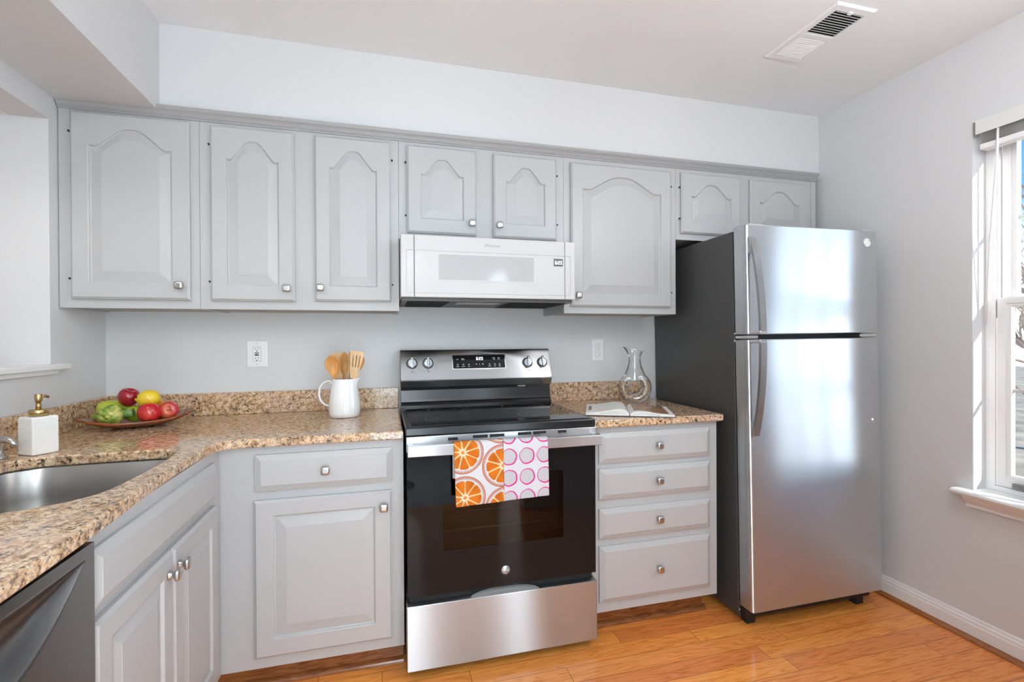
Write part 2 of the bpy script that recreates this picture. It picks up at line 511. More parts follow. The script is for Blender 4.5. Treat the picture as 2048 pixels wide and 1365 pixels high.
# ------------------------------------------------------------------ cabinets
UF = 0.308      # front face of the wall cabinets
def rectloop(x0, x1, z0, z1, y, na=33):
    L = [(x0, y, z0), (x1, y, z0)]
    for i in range(na):
        t = i / (na - 1); L.append((x1 + (x0 - x1) * t, y, z1))
    return L
def archloop(x0, x1, z0, zs, rise, y, na=33, d=0.0, W=None):
    L = [(x0 + d, y, z0 + d), (x1 - d, y, z0 + d)]
    for i in range(na):
        t = i / (na - 1)
        X = (x1 - d) + ((x0 + d) - (x1 - d)) * t
        q = min(1, max(0, (X - x0) / (x1 - x0)))
        s = max(0.0, (0.5 - abs(q - 0.5)) / 0.5)           # 0 at the edge, 1 in the middle
        s2 = min(1, max(0, (s - 0.11) / 0.79))
        f = s2 * s2 * (3 - 2 * s2) - 0.07 * math.sin(PI * min(1, s / 0.36)) * (1 if s < 0.36 else 0)
        L.append((X, y, zs + rise * f - d))
    return L
def door_mb(x0, x1, z0, z1, y, t=0.019, stile=0.056, rise=0.0, top=0.052, bev=0.034):
    """raised-panel door, back at y, front toward -y"""
    m = MB()
    f = y - t
    a0, a1, b0 = x0 + stile, x1 - stile, z0 + stile + 0.004
    zs = z1 - top - rise
    LS = [rectloop(x0, x1, z0, z1, y), rectloop(x0, x1, z0, z1, f + 0.007), rectloop(x0 + 0.003, x1 - 0.003, z0 + 0.003, z1 - 0.003, f + 0.005),
          rectloop(x0 + 0.008, x1 - 0.008, z0 + 0.008, z1 - 0.008, f)]
    for d, dy in ((0, 0), (0.003, 0.001), (0.006, 0.0075), (0.009, 0.0085), (0.009 + bev, 0.0012), (0.0095 + bev, 0.0005)):
        LS.append(archloop(a0, a1, b0, zs, rise, f + dy, d=d))
    m.loops(LS)
    return m
def slab_mb(x0, x1, z0, z1, y, t=0.019, bev=0.016):
    m = MB(); f = y - t
    def R(d, yy): return [(x0 + d, yy, z0 + d), (x1 - d, yy, z0 + d), (x1 - d, yy, z1 - d), (x0 + d, yy, z1 - d)]
    m.loops([R(0, y), R(0, f + 0.010), R(0.002, f + 0.009), R(0.004, f + 0.0085), R(0.004 + bev, f + 0.001), R(0.005 + bev, f)])
    return m
def knob_mb(x, z, y):
    """square pewter knob, y = surface it is screwed to, sticks out toward -y"""
    m = MB()
    def sq(h, yy, p=5.0, n=24):
        L = []
        for i in range(n):
            a = 2 * PI * i / n
            c, s_ = math.cos(a), math.sin(a)
            k = h / (abs(c) ** p + abs(s_) ** p) ** (1 / p)
            L.append((x + k * c, yy, z + k * s_))
        return L
    m.loops([sq(0.0095, y), sq(0.009, y - 0.003), sq(0.0062, y - 0.007), sq(0.0062, y - 0.012), sq(0.0125, y - 0.0165), sq(0.0148, y - 0.019),
             sq(0.0148, y - 0.023), sq(0.0125, y - 0.0262, 4), sq(0.008, y - 0.0275, 3)], True, True, True)
    return m
def rot_plane(M):                                  # xform helper for the sink-side cabinets
    return lambda mb: mb.xform(M)
ident = lambda mb: mb

def add_door(cab, x0, x1, z0, z1, y, knob=None, rise=0.0, hinge=None, T=ident, bev=0.034, stile=0.056):
    d = obj('door', T(door_mb(x0, x1, z0, z1, y, rise=rise, bev=bev, stile=stile)), CAB, cab)
    if knob: obj('knob', T(knob_mb(knob[0], knob[1], y - 0.019)), NICKEL, d)
    if hinge:
        for zz in (z0 + 0.075, z1 - 0.075):
            mm = MB(); mm.lathe([(0.0038, 0.0), (0.0038, 0.009)], (hinge, y - 0.010, zz), 8, 'Y')
            obj('hinge', T(mm), DARK, d)
    return d
def add_drawer(cab, x0, x1, z0, z1, y, knob, T=ident):
    d = obj('drawer', T(slab_mb(x0, x1, z0, z1, y)), CAB, cab)
    if knob: obj('knob', T(knob_mb(knob[0], knob[1], y - 0.019)), NICKEL, d)
    return d
def carcass(x0, x1, yb, yf, z0, z1, under=0.005, sides=True):
    """box with a recessed underside, face frame flush at yf"""
    m = MB()
    m.box(x0, x1, yf, yb, z0 + under, z1)
    m.box(x0, x1, yf, yf + 0.019, z0, z0 + under)          # face frame bottom rail reaching below the floor panel
    m.box(x0, x0 + 0.012, yf + 0.019, yb, z0, z0 + under)
    m.box(x1 - 0.012, x1, yf + 0.019, yb, z0, z0 + under)
    return m
ZU, ZT = 1.375, 2.128
def wall_cab(label, x0, x1, z0, doors, cat='wall cabinet'):
    c = thing('wall_cabinet', label, cat, (x0, 0, z0), 'grey wall cabinets over the counter')
    obj('carcass', carcass(x0 + 0.0006, x1 - 0.0006, -0.001, -UF, z0, ZT + 0.008), CAB, c)
    mm = MB(); mm.box(x0 + 0.014, x1 - 0.014, -UF + 0.02, -0.003, z0 + 0.0040, z0 + 0.0048)
    obj('underside', mm, CABIN, c)
    for d in doors: add_door(c, *d[:4], -UF, **d[4])
    return c
wall_cab('tall single-door grey wall cabinet in the corner above the fruit dish', 0.003, 0.462, ZU,
         [(0.045, 0.431, 1.408, 2.103, dict(knob=(0.400, 1.463), rise=0.066, hinge=0.039))])
wall_cab('tall two-door grey wall cabinet beside the microwave, above the white pitcher', 0.462, 1.2235, ZU,
         [(0.502, 0.808, 1.408, 2.099, dict(knob=(0.780, 1.460), rise=0.072, hinge=0.497)), (0.884, 1.191, 1.412, 2.098, dict(knob=(0.907, 1.466), rise=0.072, hinge=1.196))])
wall_cab('short two-door grey cabinet directly above the white microwave', 1.2235, 1.985, 1.688,
         [(1.258, 1.564, 1.716, 2.096, dict(knob=(1.541, 1.767), rise=0.066, hinge=1.253)), (1.641, 1.946, 1.713, 2.093, dict(knob=(1.666, 1.765), rise=0.066, hinge=1.951))])
wall_cab('wide single-door grey wall cabinet between the microwave and the fridge', 1.985, 2.590, ZU - 0.003,
         [(2.018, 2.556, 1.405, 2.089, dict(knob=(2.048, 1.456), rise=0.066, hinge=2.561))])
wall_cab('short two-door grey cabinet above the fridge', 2.590, 3.440, 1.752,
         [(2.615, 2.969, 1.783, 2.091, dict(knob=None, rise=0.062, hinge=2.610)), (3.029, 3.405, 1.783, 2.088, dict(knob=None, rise=0.062))])
mm = MB(); mm.box(3.441, 3.472, -UF - 0.001, -UF + 0.018, 1.752, ZT + 0.006)
tag(obj('filler_strip', mm, CAB), 'narrow grey filler strip at the window-wall end of the wall cabinets', 'filler strip')
# crown along the cabinet tops
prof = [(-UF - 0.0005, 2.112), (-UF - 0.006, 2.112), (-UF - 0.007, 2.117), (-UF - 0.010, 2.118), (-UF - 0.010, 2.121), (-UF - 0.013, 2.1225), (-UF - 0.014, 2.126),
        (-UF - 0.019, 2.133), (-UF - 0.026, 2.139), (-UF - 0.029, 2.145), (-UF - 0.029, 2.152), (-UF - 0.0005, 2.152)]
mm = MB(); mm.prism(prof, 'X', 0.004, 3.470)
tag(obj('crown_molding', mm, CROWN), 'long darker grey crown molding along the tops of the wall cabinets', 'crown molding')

# base cabinets
BF, ZK, ZCB = 0.610, 0.106, 0.884
def base_box(m, x0, x1, yb, yf, z0, z1):
    m.box(x0, x1, yf, yb, z0, z1); return m
c = thing('base_cabinet', 'grey base cabinet with one drawer over one door, beside the range', 'base cabinet', (0.63, -BF, 0))
obj('carcass', base_box(MB(), 0.612, 1.2265, -0.003, -BF, ZK, ZCB), CAB, c)
mm = MB(); mm.box(0.54, 1.2255, -0.53, -0.515, 0.0005, ZK - 0.0005); 
obj('toe_kick', mm, KICK, c)
mm = MB(); mm.prism([(-0.531, 0.0005)] + [(-0.531 - 0.018 * math.cos(a), 0.0005 + 0.018 * math.sin(a)) for a in [i * PI / 10 for i in range(6)]], 'X', 0.56, 1.2255)
obj('shoe_molding', mm, KICK, c)
add_drawer(c, 0.725, 1.187, 0.726, 0.853, -BF, (0.957, 0.790))
add_door(c, 0.722, 1.184, 0.148, 0.695, -BF, (1.155, 0.640), bev=0.036, stile=0.058)
c = thing('base_cabinet', 'grey base cabinet with a stack of four drawers, next to the fridge', 'base cabinet', (1.99, -BF, 0))
obj('carcass', base_box(MB(), 1.9885, 2.593, -0.003, -BF, ZK, ZCB), CAB, c)
mm = MB(); mm.box(1.9895, 2.575, -0.53, -0.515, 0.0005, ZK - 0.0005)
obj('toe_kick', mm, KICK, c)
mm = MB(); mm.prism([(-0.531, 0.0005)] + [(-0.531 - 0.018 * math.cos(a), 0.0005 + 0.018 * math.sin(a)) for a in [i * PI / 10 for i in range(6)]], 'X', 1.9895, 2.585)
obj('shoe_molding', mm, KICK, c)
for z0, z1 in ((0.731, 0.858), (0.580, 0.708), (0.415, 0.542), (0.149, 0.385)):
    add_drawer(c, 2.018, 2.553, z0, z1, -BF, (2.288, (z0 + z1) / 2 + 0.003))
# sink base along the left wall: built facing -y, turned to face +x
LX = 0.614
TS = Matrix.Translation((LX, 0, 0)) @ Matrix.Rotation(PI / 2, 4, 'Z')     # local (s, t, z): s -> +y, outward -t -> +x
TT = rot_plane(TS)
c = thing('base_cabinet', 'grey sink base cabinet with a false drawer front over two doors', 'base cabinet', (LX, -1.02, 0))
mm = MB(); mm.box(0.003, LX, -1.378, -0.612, ZK, 0.68)
mm.box(LX - 0.02, LX, -1.378, -0.612, 0.68, ZCB); mm.box(0.003, LX - 0.02, -1.378, -1.360, 0.68, ZCB); mm.box(0.003, LX - 0.02, -0.630, -0.612, 0.68, ZCB)
obj('carcass', mm, CAB, c)
mm = MB(); mm.box(0.52, 0.535, -1.377, -0.56, 0.0005, ZK - 0.0005)
obj('toe_kick', mm, KICK, c)
d = obj('false_drawer_front', TT(slab_mb(-1.366, -0.686, 0.733, 0.853, 0)), CAB, c)
add_door(c, -1.368, -1.030, 0.150, 0.714, 0, (-1.058, 0.660), T=TT, bev=0.03, stile=0.05)
add_door(c, -1.024, -0.690, 0.150, 0.714, 0, (-0.996, 0.660), T=TT, bev=0.03, stile=0.05)

# ------------------------------------------------------------------ dishwasher
c = thing('dishwasher', 'dark stainless dishwasher with a curved pocket handle beside the sink cabinet', 'dishwasher', (0.30, -1.69, 0))
mm = MB(); mm.box(0.03, 0.598, -1.985, -1.384, 0.11, 0.868)
obj('tub', mm, DARK, c)
# door skin: a grid whose upper part scoops inward below an arched lip
mm = MB()
NY = 120
Y0, Y1, Z0, Z1 = -1.984, -1.385, 0.115, 0.879
def scoop(y):
    u = (y - (Y0 + Y1) / 2) / ((Y1 - Y0) / 2 - 0.030)
    k = max(0.0, 1 - abs(u) ** 2.2)
    return max(0.0, 1 - u * u), 0.855 - 0.125 * k - 0.0002, 0.856
rows = [[] for _ in range(44)]
for i in range(NY + 1):
    y = Y0 + (Y1 - Y0) * i / NY
    k, lo, hi = scoop(y)
    zs = [Z0 + (lo - 0.006 - Z0) * j / 3 for j in range(4)] + [lo - 0.002] + [lo + (hi - lo) * (j / 33) for j in range(34)] + [hi + (Z1 - hi) * j / 5 for j in range(1, 6)]
    for j, z in enumerate(zs):
        t_ = (j - 5) / 33 if 5 <= j <= 38 else 0
        d_ = 0.042 * k * (math.sin(PI * min(1, t_)) ** 0.8 if 0 < t_ < 1 else 0) * (0.55 + 0.45 * t_)
        rows[j].append((0.638 - d_, y, z))
mm.loops(rows, False, False, True, closed=False)
mm.box(0.600, 0.592, Y0, Y1, Z0, Z1)
mm.faces([(0.638, Y0, Z0), (0.60, Y0, Z0), (0.60, Y0, Z1), (0.638, Y0, Z1)], [(0, 1, 2, 3)])
mm.faces([(0.638, Y1, Z0), (0.60, Y1, Z0), (0.60, Y1, Z1), (0.638, Y1, Z1)], [(0, 1, 2, 3)])
mm.faces([(0.638, Y0, Z1), (0.638, Y1, Z1), (0.60, Y1, Z1), (0.60, Y0, Z1)], [(0, 1, 2, 3)])
obj('door', mm, STEEL_D, c)
mm = MB(); mm.box(0.05, 0.52, -1.98, -1.388, 0.0005, 0.11)
obj('toe_plate', mm, BLACK, c)

# ------------------------------------------------------------------ countertops
def rounded(poly, rads, seg=6):
    out = []
    n = len(poly)
    for i, p in enumerate(poly):
        r = rads[i]
        p = Vector(p); a = Vector(poly[i - 1]); b_ = Vector(poly[(i + 1) % n])
        if r <= 0: out.append(tuple(p)); continue
        u, v = (a - p).normalized(), (b_ - p).normalized()
        p0, p1 = p + u * r, p + v * r
        for k in range(seg + 1):
            t = k / seg
            out.append(tuple((1 - t) ** 2 * p0 + 2 * t * (1 - t) * p + t * t * p1))
    return out
def smooth_closed(pts, per=6):
    out = []
    n = len(pts)
    for i in range(n):
        p0, p1, p2, p3 = [Vector(pts[(i + k) % n]) for k in (-1, 0, 1, 2)]
        for k in range(per):
            t = k / per
            out.append(tuple(0.5 * ((2 * p1) + (p2 - p0) * t + (2 * p0 - 5 * p1 + 4 * p2 - p3) * t * t + (3 * p1 - p0 - 3 * p2 + p3) * t ** 3)))
    return out
ZT_C, ZB_C = 0.914, 0.884
# sink opening: a rounded D shape
SINK = smooth_closed([(0.500, -0.738), (0.538, -0.765), (0.556, -0.83), (0.562, -0.95), (0.560, -1.08), (0.543, -1.194), (0.470, -1.262), (0.36, -1.285), (0.24, -1.275), (0.150, -1.225),
                      (0.118, -1.10), (0.112, -0.95), (0.128, -0.82), (0.185, -0.760), (0.262, -0.744), (0.40, -0.738)], 6)
def counter_with_hole(outer, hole, z0, z1, ease=0.004):
    bm = bmesh.new()
    def ring(pts, z): return [bm.verts.new((p[0], p[1], z)) for p in pts]
    def inset(pts, d):
        n = len(pts); out = []
        for i in range(n):
            a, p, b_ = [Vector(pts[(i + k) % n]) for k in (-1, 0, 1)]
            t = (b_ - a).normalized(); nrm = Vector((-t.y, t.x))
            out.append(tuple(p + nrm * d))
        return out
    loops_ = []
    def wall(pts, sgn):
        i1 = inset(pts, ease * sgn)
        R = [ring(i1, z0), ring(pts, z0 + ease), ring(pts, z1 - ease), ring(i1, z1)]
        for a, b_ in zip(R, R[1:]):
            for i in range(len(pts)):
                j = (i + 1) % len(pts)
                bm.faces.new((a[i], a[j], b_[j], b_[i]))
        return R[0], R[-1]
    b0, t0 = wall(outer, 1)
    hb = ht = None
    if hole: hb, ht = wall(hole, -1)
    for o_, h_ in ((b0, hb), (t0, ht)):
        es = []
        for l in ([o_, h_] if h_ else [o_]):
            for i in range(len(l)):
                es.append(bm.edges.get((l[i], l[(i + 1) % len(l)])))
        bmesh.ops.triangle_fill(bm, edges=es, use_beauty=True)
    m = MB(); m.bm.free(); m.bm = bm
    return m
outer = [(0.002, -2.02), (0.652, -2.02)] + [(0.640, -1.45), (0.628, -1.25), (0.617, -1.08), (0.614, -0.92), (0.616, -0.80), (0.622, -0.71)] + \
        [(0.632, -0.672), (0.648, -0.652), (0.675, -0.643), (0.72, -0.641), (1.2255, -0.640), (1.2255, -0.002), (0.002, -0.002)]
c = thing('countertop', 'L-shaped speckled brown granite countertop around the sink', 'countertop', (0.6, -0.6, 0.884))
hole_ccw = SINK[::-1] if sum((SINK[i][0] * SINK[(i + 1) % len(SINK)][1] - SINK[(i + 1) % len(SINK)][0] * SINK[i][1]) for i in range(len(SINK))) < 0 else SINK
obj('slab', counter_with_hole(outer, hole_ccw, ZB_C, ZT_C), GRAN, c)
mm = MB(); mm.box(0.021, 1.2255, -0.0205, -0.0015, ZT_C + 0.0003, 1.014, 0.002)
mm.box(0.0015, 0.0205, -2.02, -0.0015, ZT_C + 0.0003, 1.014, 0.002)
obj('backsplash', mm, GRAN, c)
c = thing('countertop', 'short granite countertop between the range and the fridge', 'countertop', (2.3, -0.3, 0.884))
obj('slab', counter_with_hole(rounded([(1.9875, -0.640), (2.612, -0.640), (2.612, -0.002), (1.9875, -0.002)], [0, 0.012, 0, 0]), None, ZB_C, ZT_C), GRAN, c)
mm = MB(); mm.box(1.9875, 2.612, -0.0205, -0.0015, ZT_C + 0.0003, 1.014, 0.002)
obj('backsplash', mm, GRAN, c)

# sink bowl hung under the opening
c = thing('sink', 'stainless steel undermount sink bowl set into the granite counter', 'sink', (0.34, -1.0, 0.70))
def grow(pts, d):
    cx = sum(p[0] for p in pts) / len(pts); cy = sum(p[1] for p in pts) / len(pts)
    return [(cx + (p[0] - cx) * (1 + d / 0.25), cy + (p[1] - cy) * (1 + d / 0.28)) for p in pts]
mm = MB()
LS = []
for d, z in ((0.022, 0.8830), (0.006, 0.8830), (0.004, 0.879), (0.002, 0.80), (-0.004, 0.735), (-0.014, 0.715), (-0.035, 0.703), (-0.20, 0.699)):
    LS.append([(p[0], p[1], z) for p in grow(SINK, d)])
mm.loops(LS, False, True, True)
obj('bowl', mm, SINKM, c)
mm = MB(); mm.lathe([(0.046, 0.6992), (0.044, 0.7015), (0.036, 0.7010), (0.030, 0.6995), (0.0, 0.6993)], (0.34, -1.0, 0), 28)
obj('drain', mm, CHROME, c)

# ------------------------------------------------------------------ added fill lights and the recessed can
LAMPC = (0.935, 0.97, 1.0)
def fill_globe(label, x, y, r, drop, strength):
    """unseen glowing globe on a stem, added to brighten the ceiling and the room"""
    c = thing('ceiling_fill', label, 'ceiling light', (x, y, ZC))
    m = MB(); m.lathe([(0.07, ZC - 0.001), (0.07, ZC - 0.015), (0.055, ZC - 0.025), (0.012, ZC - 0.028), (0.012, ZC - drop + r * 0.9)], (x, y, 0), 32)
    obj('stem', m, CHROME, c)
    m = MB(); m.sphere((x, y, ZC - drop), r, r, r, 32, 20)
    obj('globe', m, emat('glowing fill globe', LAMPC, strength), c)
fill_globe('unseen opal fill globe added under the kitchen ceiling', 2.70, -1.93, 0.15, 0.42, KITCHEN_FILL)
fill_globe('unseen opal fill globe added under the hall ceiling near the doorway', 0.85, -3.15, 0.16, 0.30, HALL_FILL)
fill_globe('unseen opal fill globe added far back in the hall', 1.5, -4.6, 0.17, 0.30, HALL_FILL)
def fill_column(label, x, y, r, z0, z1, strength):  # unseen glowing column, added to light the low fronts and the floor
    c = thing('floor_fill', label, 'fill light', (x, y, 0))
    m = MB(); m.lathe([(0.15, 0.0005), (0.15, 0.015), (0.012, 0.02), (0.012, z0 + 0.01)], (x, y, 0), 28)
    obj('base', m, BLACK, c)
    m = MB(); m.lathe([(r * 0.8, z0), (r, z0 + 0.08), (r, z1 - 0.08), (r * 0.8, z1)], (x, y, 0), 36)
    obj('glow_column', m, emat('glowing fill column', (0.80, 0.93, 1.0), strength), c)
fill_column('tall white glowing fill column added in the hall behind the doorway', 1.25, -3.05, 0.20, 0.30, 1.65, COLUMN_FILL * 1.5)
fill_column('tall white glowing fill column added in the hall beyond the end of the stub wall', 2.42, -3.45, 0.17, 0.15, 1.95, COLUMN_FILL)  # also added for its bright upright band in the drawer steel
c = thing('recessed_light', 'recessed can light in the soffit above the sink', 'ceiling light', (0.165, -1.05, SOFZ))
mm = MB(); mm.lathe([(0.082, -0.0005), (0.080, -0.006), (0.060, -0.004), (0.058, -0.0006)], (0.165, -1.05, SOFZ), 32)
obj('trim_ring', mm, PLASTW, c)
mm = MB(); mm.lathe([(0.057, -0.0008), (0.057, -0.002), (0.0, -0.0022)], (0.165, -1.05, SOFZ), 32)
obj('lens', mm, emat('lit can lens', (1, 0.97, 0.92), 12.0), c)
lamp('can_lamp', 'SPOT', (0.165, -1.05, SOFZ - 0.012), CAN_W, 0.05, (1, 0.95, 0.88), spot=math.radians(150))
lamp('side_room_fill', 'POINT', (-1.1, -1.9, 1.75), SIDE_FILL, 0.12, (1, 0.96, 0.9))  # added point fill without a fixture, brightens the space past the pass-through

# ------------------------------------------------------------------ range
RX0, RX1, RF = 1.2345, 1.9845, -0.665
rng = thing('range', 'freestanding stainless and black electric range between the base cabinets', 'range', (1.61, -0.35, 0))
mm = MB(); mm.box(RX0 + 0.002, RX1 - 0.002, -0.600, -0.024, 0.022, 0.895)
obj('body', mm, BLACK, rng)
for fx, fy in ((1.27, -0.56), (1.95, -0.56), (1.27, -0.08), (1.95, -0.08)):
    mm = MB(); mm.lathe([(0.018, 0.0005), (0.018, 0.008), (0.010, 0.010), (0.010, 0.0215)], (fx, fy, 0), 14)
    obj('foot', mm, GASKET, rng)
# cooktop
ct = None
mm = MB(); mm.box(RX0 - 0.002, RX1 + 0.0015, -0.655, -0.110, 0.8955, 0.9255, 0.004)
ct = obj('cooktop', mm, BLACK, rng)
mm = MB(); mm.box(RX0 + 0.018, RX1 - 0.018, -0.636, -0.128, 0.9256, 0.9285, 0.001)
obj('glass_surface', mm, COOK, ct)
def annulus(m, cx, cy, z, r0, r1, n=64):
    m.loops([[(cx + r * math.cos(2 * PI * i / n), cy + r * math.sin(2 * PI * i / n), z) for i in range(n)] for r in (r0, r1)], False, False)
for bx, by, br in ((1.43, -0.49, 0.115), (1.80, -0.49, 0.095), (1.43, -0.24, 0.080), (1.80, -0.24, 0.105)):
    mm = MB(); annulus(mm, bx, by, 0.9287, br - 0.0016, br)
    annulus(mm, bx, by, 0.9287, br * 0.6 - 0.001, br * 0.6)
    obj('burner_ring', mm, pmat('burner print', (0.09, 0.09, 0.09), 0.3), ct)
# riser and back guard
mm = MB(); mm.prism([(-0.128, 0.9262), (-0.128, 0.936), (-0.120, 0.948), (-0.112, 0.952), (-0.110, 0.962), (-0.104, 1.006), (-0.108, 1.0215), (-0.03, 1.0215), (-0.03, 0.9262)], 'X', RX0 + 0.001, RX1 - 0.001)
obj('riser', mm, BLACK, rng)
mm = MB()
gprof = [(-0.118, 1.022), (-0.1305, 1.052), (-0.1315, 1.056), (-0.1295, 1.0605), (-0.080, 1.193), (-0.076, 1.198), (-0.070, 1.200), (-0.032, 1.200), (-0.032, 1.022)]
mm.prism(gprof, 'X', RX0, RX1)
bg = obj('backguard', mm, STEEL_P, rng)
for x0, x1 in ((RX0 - 0.0012, RX0 - 0.0001), (RX1 + 0.0001, RX1 + 0.0012)):
    mm = MB(); mm.prism(gprof, 'X', x0, x1); obj('end_cap', mm, BLACK, bg)
TILT = math.atan2(0.0495, 0.1325)
def face(x, s, out=0.0):
    """point on the sloped control face: s = distance up the slope from its lower edge"""
    y = -0.1295 + s * math.sin(TILT); z = 1.0605 + s * math.cos(TILT)
    return Vector((x, y - out * math.cos(TILT), z + out * math.sin(TILT)))
def faceM(x, s, out=0.0):
    return Matrix.Translation(face(x, s, out)) @ Matrix.Rotation(PI / 2 - TILT, 4, 'X')
DXC, DS = 1.6145, 0.083
mm = MB()
for b in ((-0.1345, 0.1345, 0.034, 0.0375, 0.0, 0.0025), (-0.1345, 0.1345, -0.0375, -0.034, 0.0, 0.0025), (-0.1345, -0.131, -0.034, 0.034, 0.0, 0.0025), (0.131, 0.1345, -0.034, 0.034, 0.0, 0.0025)):
    mm.box(*b)
dsp = obj('display_bezel', mm.xform(faceM(DXC, DS)), CHROME, bg)
mm = MB(); mm.box(-0.131, 0.131, -0.034, 0.034, 0.0002, 0.0016)
dsp = obj('display', mm.xform(faceM(DXC, DS)), BGLASS, bg)
obj('clock_digits', clock_mb('6:23', 0.0155, faceM(DXC + 0.004, DS + 0.016, 0.0018)), MARK, bg)
MD = faceM(DXC, DS)
def mark(*bx, par=None, M=None, mat=None, name='button_mark'):
    m = MB()
    if len(bx) == 4: annulus(m, bx[0], bx[1], 0.0020, bx[2], bx[3], 14)
    else: m.box(*bx)
    obj(name, m.xform(M), mat, par)
for x, yy, w in ((-0.108, 0.013, 0.012), (-0.082, 0.017, 0.013), (-0.080, 0.011, 0.016), (0.075, 0.019, 0.014), (0.077, 0.012, 0.010), (0.101, 0.019, 0.012), (0.101, 0.012, 0.012),
                 (-0.108, -0.024, 0.014), (-0.080, -0.024, 0.017), (-0.052, -0.024, 0.010), (0.052, -0.024, 0.014), (0.079, -0.024, 0.008), (0.103, -0.024, 0.010), (-0.015, -0.013, 0.009)):
    mark(x - w / 2, x + w / 2, yy - 0.0011, yy + 0.0011, 0.0017, 0.0021, par=bg, M=MD, mat=MARKD)
for x in (-0.108, -0.080, -0.052, 0.052, 0.079, 0.103): mark(x, -0.014, 0.0022, 0.0038, par=bg, M=MD, mat=MARKD)
mm = MB(); mm.faces([(0.014, -0.014, 0.0021), (0.017, -0.014, 0.0021), (0.017, -0.017, 0.0021), (0.019, -0.017, 0.0021), (0.019, -0.014, 0.0021), (0.022, -0.014, 0.0021), (0.022, -0.012, 0.0021), (0.019, -0.012, 0.0021), (0.019, -0.009, 0.0021), (0.017, -0.009, 0.0021), (0.017, -0.012, 0.0021), (0.014, -0.012, 0.0021)], [tuple(range(12))])
obj('button_mark', mm.xform(MD), MARKD, bg)
mark(0.001, 0.002, -0.018, -0.008, 0.0017, 0.0021, par=bg, M=MD, mat=MARKD)
def range_knob(x, s, ang):
    M = faceM(x, s) @ Matrix.Rotation(ang, 4, 'Z')
    m = MB()
    m.lathe([(0.0268, 0.0003), (0.0268, 0.003), (0.0235, 0.005), (0.0225, 0.012), (0.0215, 0.0155), (0.018, 0.017)], (0, 0, 0), 36)
    k = obj('knob', m.xform(M), STEEL, bg)
    m = MB(); m.box(-0.0058, 0.0058, -0.0255, 0.0265, 0.0165, 0.0285, 0.0022)
    return k, M, m
for x, s, a in ((1.287, 0.078, 0.0), (1.363, 0.078, 0.0), (1.864, 0.074, -0.05), (1.942, 0.074, 0.05)):
    k, M, m = range_knob(x, s, a)
    kk = obj('grip', m.xform(M), STEEL, k)
    m = MB(); m.box(-0.006, 0.006, 0.0235, 0.0278, 0.017, 0.0290, 0.001)
    obj('pointer', m.xform(M), BLACK, k)
    m = MB(); m.lathe([(0.0024, 0.0001), (0.0024, 0.0006), (0, 0.0007)], (0, -0.040, 0), 12)
    obj('indicator_dot', m.xform(faceM(x, s)), PRINT, bg)
    m = MB(); annulus(m, 0.008, -0.040, 0.0005, 0.0016, 0.0024, 12)
    obj('burner_symbol', m.xform(faceM(x, s)), PRINTG, bg)
    for q in range(9):
        an = PI * (-0.15 + 1.3 * q / 8)
        mark(0.0315 * math.cos(an) - 0.0008, 0.0315 * math.cos(an) + 0.0008, 0.0315 * math.sin(an) - 0.0008, 0.0315 * math.sin(an) + 0.0008, 0.0002, 0.0006, par=bg, M=faceM(x, s), mat=PRINTG, name='dial_tick')
mm = MB(); mm.box(-0.020, 0.020, -0.003, 0.003, 0, 0.0006)
obj('riser_mark', mm.xform(Matrix.Translation((1.832, -0.1072, 1.0135)) @ Matrix.Rotation(PI / 2, 4, 'X')), PRINTG, rng)
# oven door: black glass with a see-through window
def rect_ring(m, o, i, yf, yb):
    def R(r, y): return [(r[0], y, r[2]), (r[1], y, r[2]), (r[1], y, r[3]), (r[0], y, r[3])]
    m.loops([R(o, yb), R(o, yf + 0.003), R((o[0] + 0.002, o[1] - 0.002, o[2] + 0.002, o[3] - 0.002), yf), R(i, yf), R(i, yb)], False, False)
DO = (RX0 + 0.002, RX1 - 0.0025, 0.306, 0.838)
DW = (1.368, 1.842, 0.466, 0.733)
mm = MB(); rect_ring(mm, DO, DW, RF, -0.606)
od = obj('oven_door', mm, BGLASS, rng)
mm = MB(); mm.box(DW[0] + 0.0004, DW[1] - 0.0004, RF + 0.0015, RF + 0.004, DW[2] + 0.0004, DW[3] - 0.0004)
obj('oven_window', mm, thin_glass('smoked oven glass', (0.45, 0.44, 0.43), 0.05), od)
mm = MB(); mm.box(DW[0], DW[1], -0.607, -0.6055, DW[2], DW[3])
obj('oven_liner', mm, pmat('oven liner', (0.035, 0.03, 0.027), 0.6), od)
mm = MB(); mm.tube([(DW[0] + 0.004, -0.622, 0.522), (DW[1] - 0.03, -0.622, 0.522)], 0.0026, 8)
for q in range(10):
    xx = DW[0] + 0.02 + q * 0.044
    mm.tube([(xx, -0.6235, 0.523), (xx, -0.610, 0.523)], 0.0016, 6)
mm.tube([(DW[0] + 0.004, -0.620, 0.590), (DW[1] - 0.10, -0.620, 0.590)], 0.0016, 8)
obj('oven_rack', mm, pmat('dull rack steel', (0.45, 0.44, 0.42), 0.4, 1.0), od)
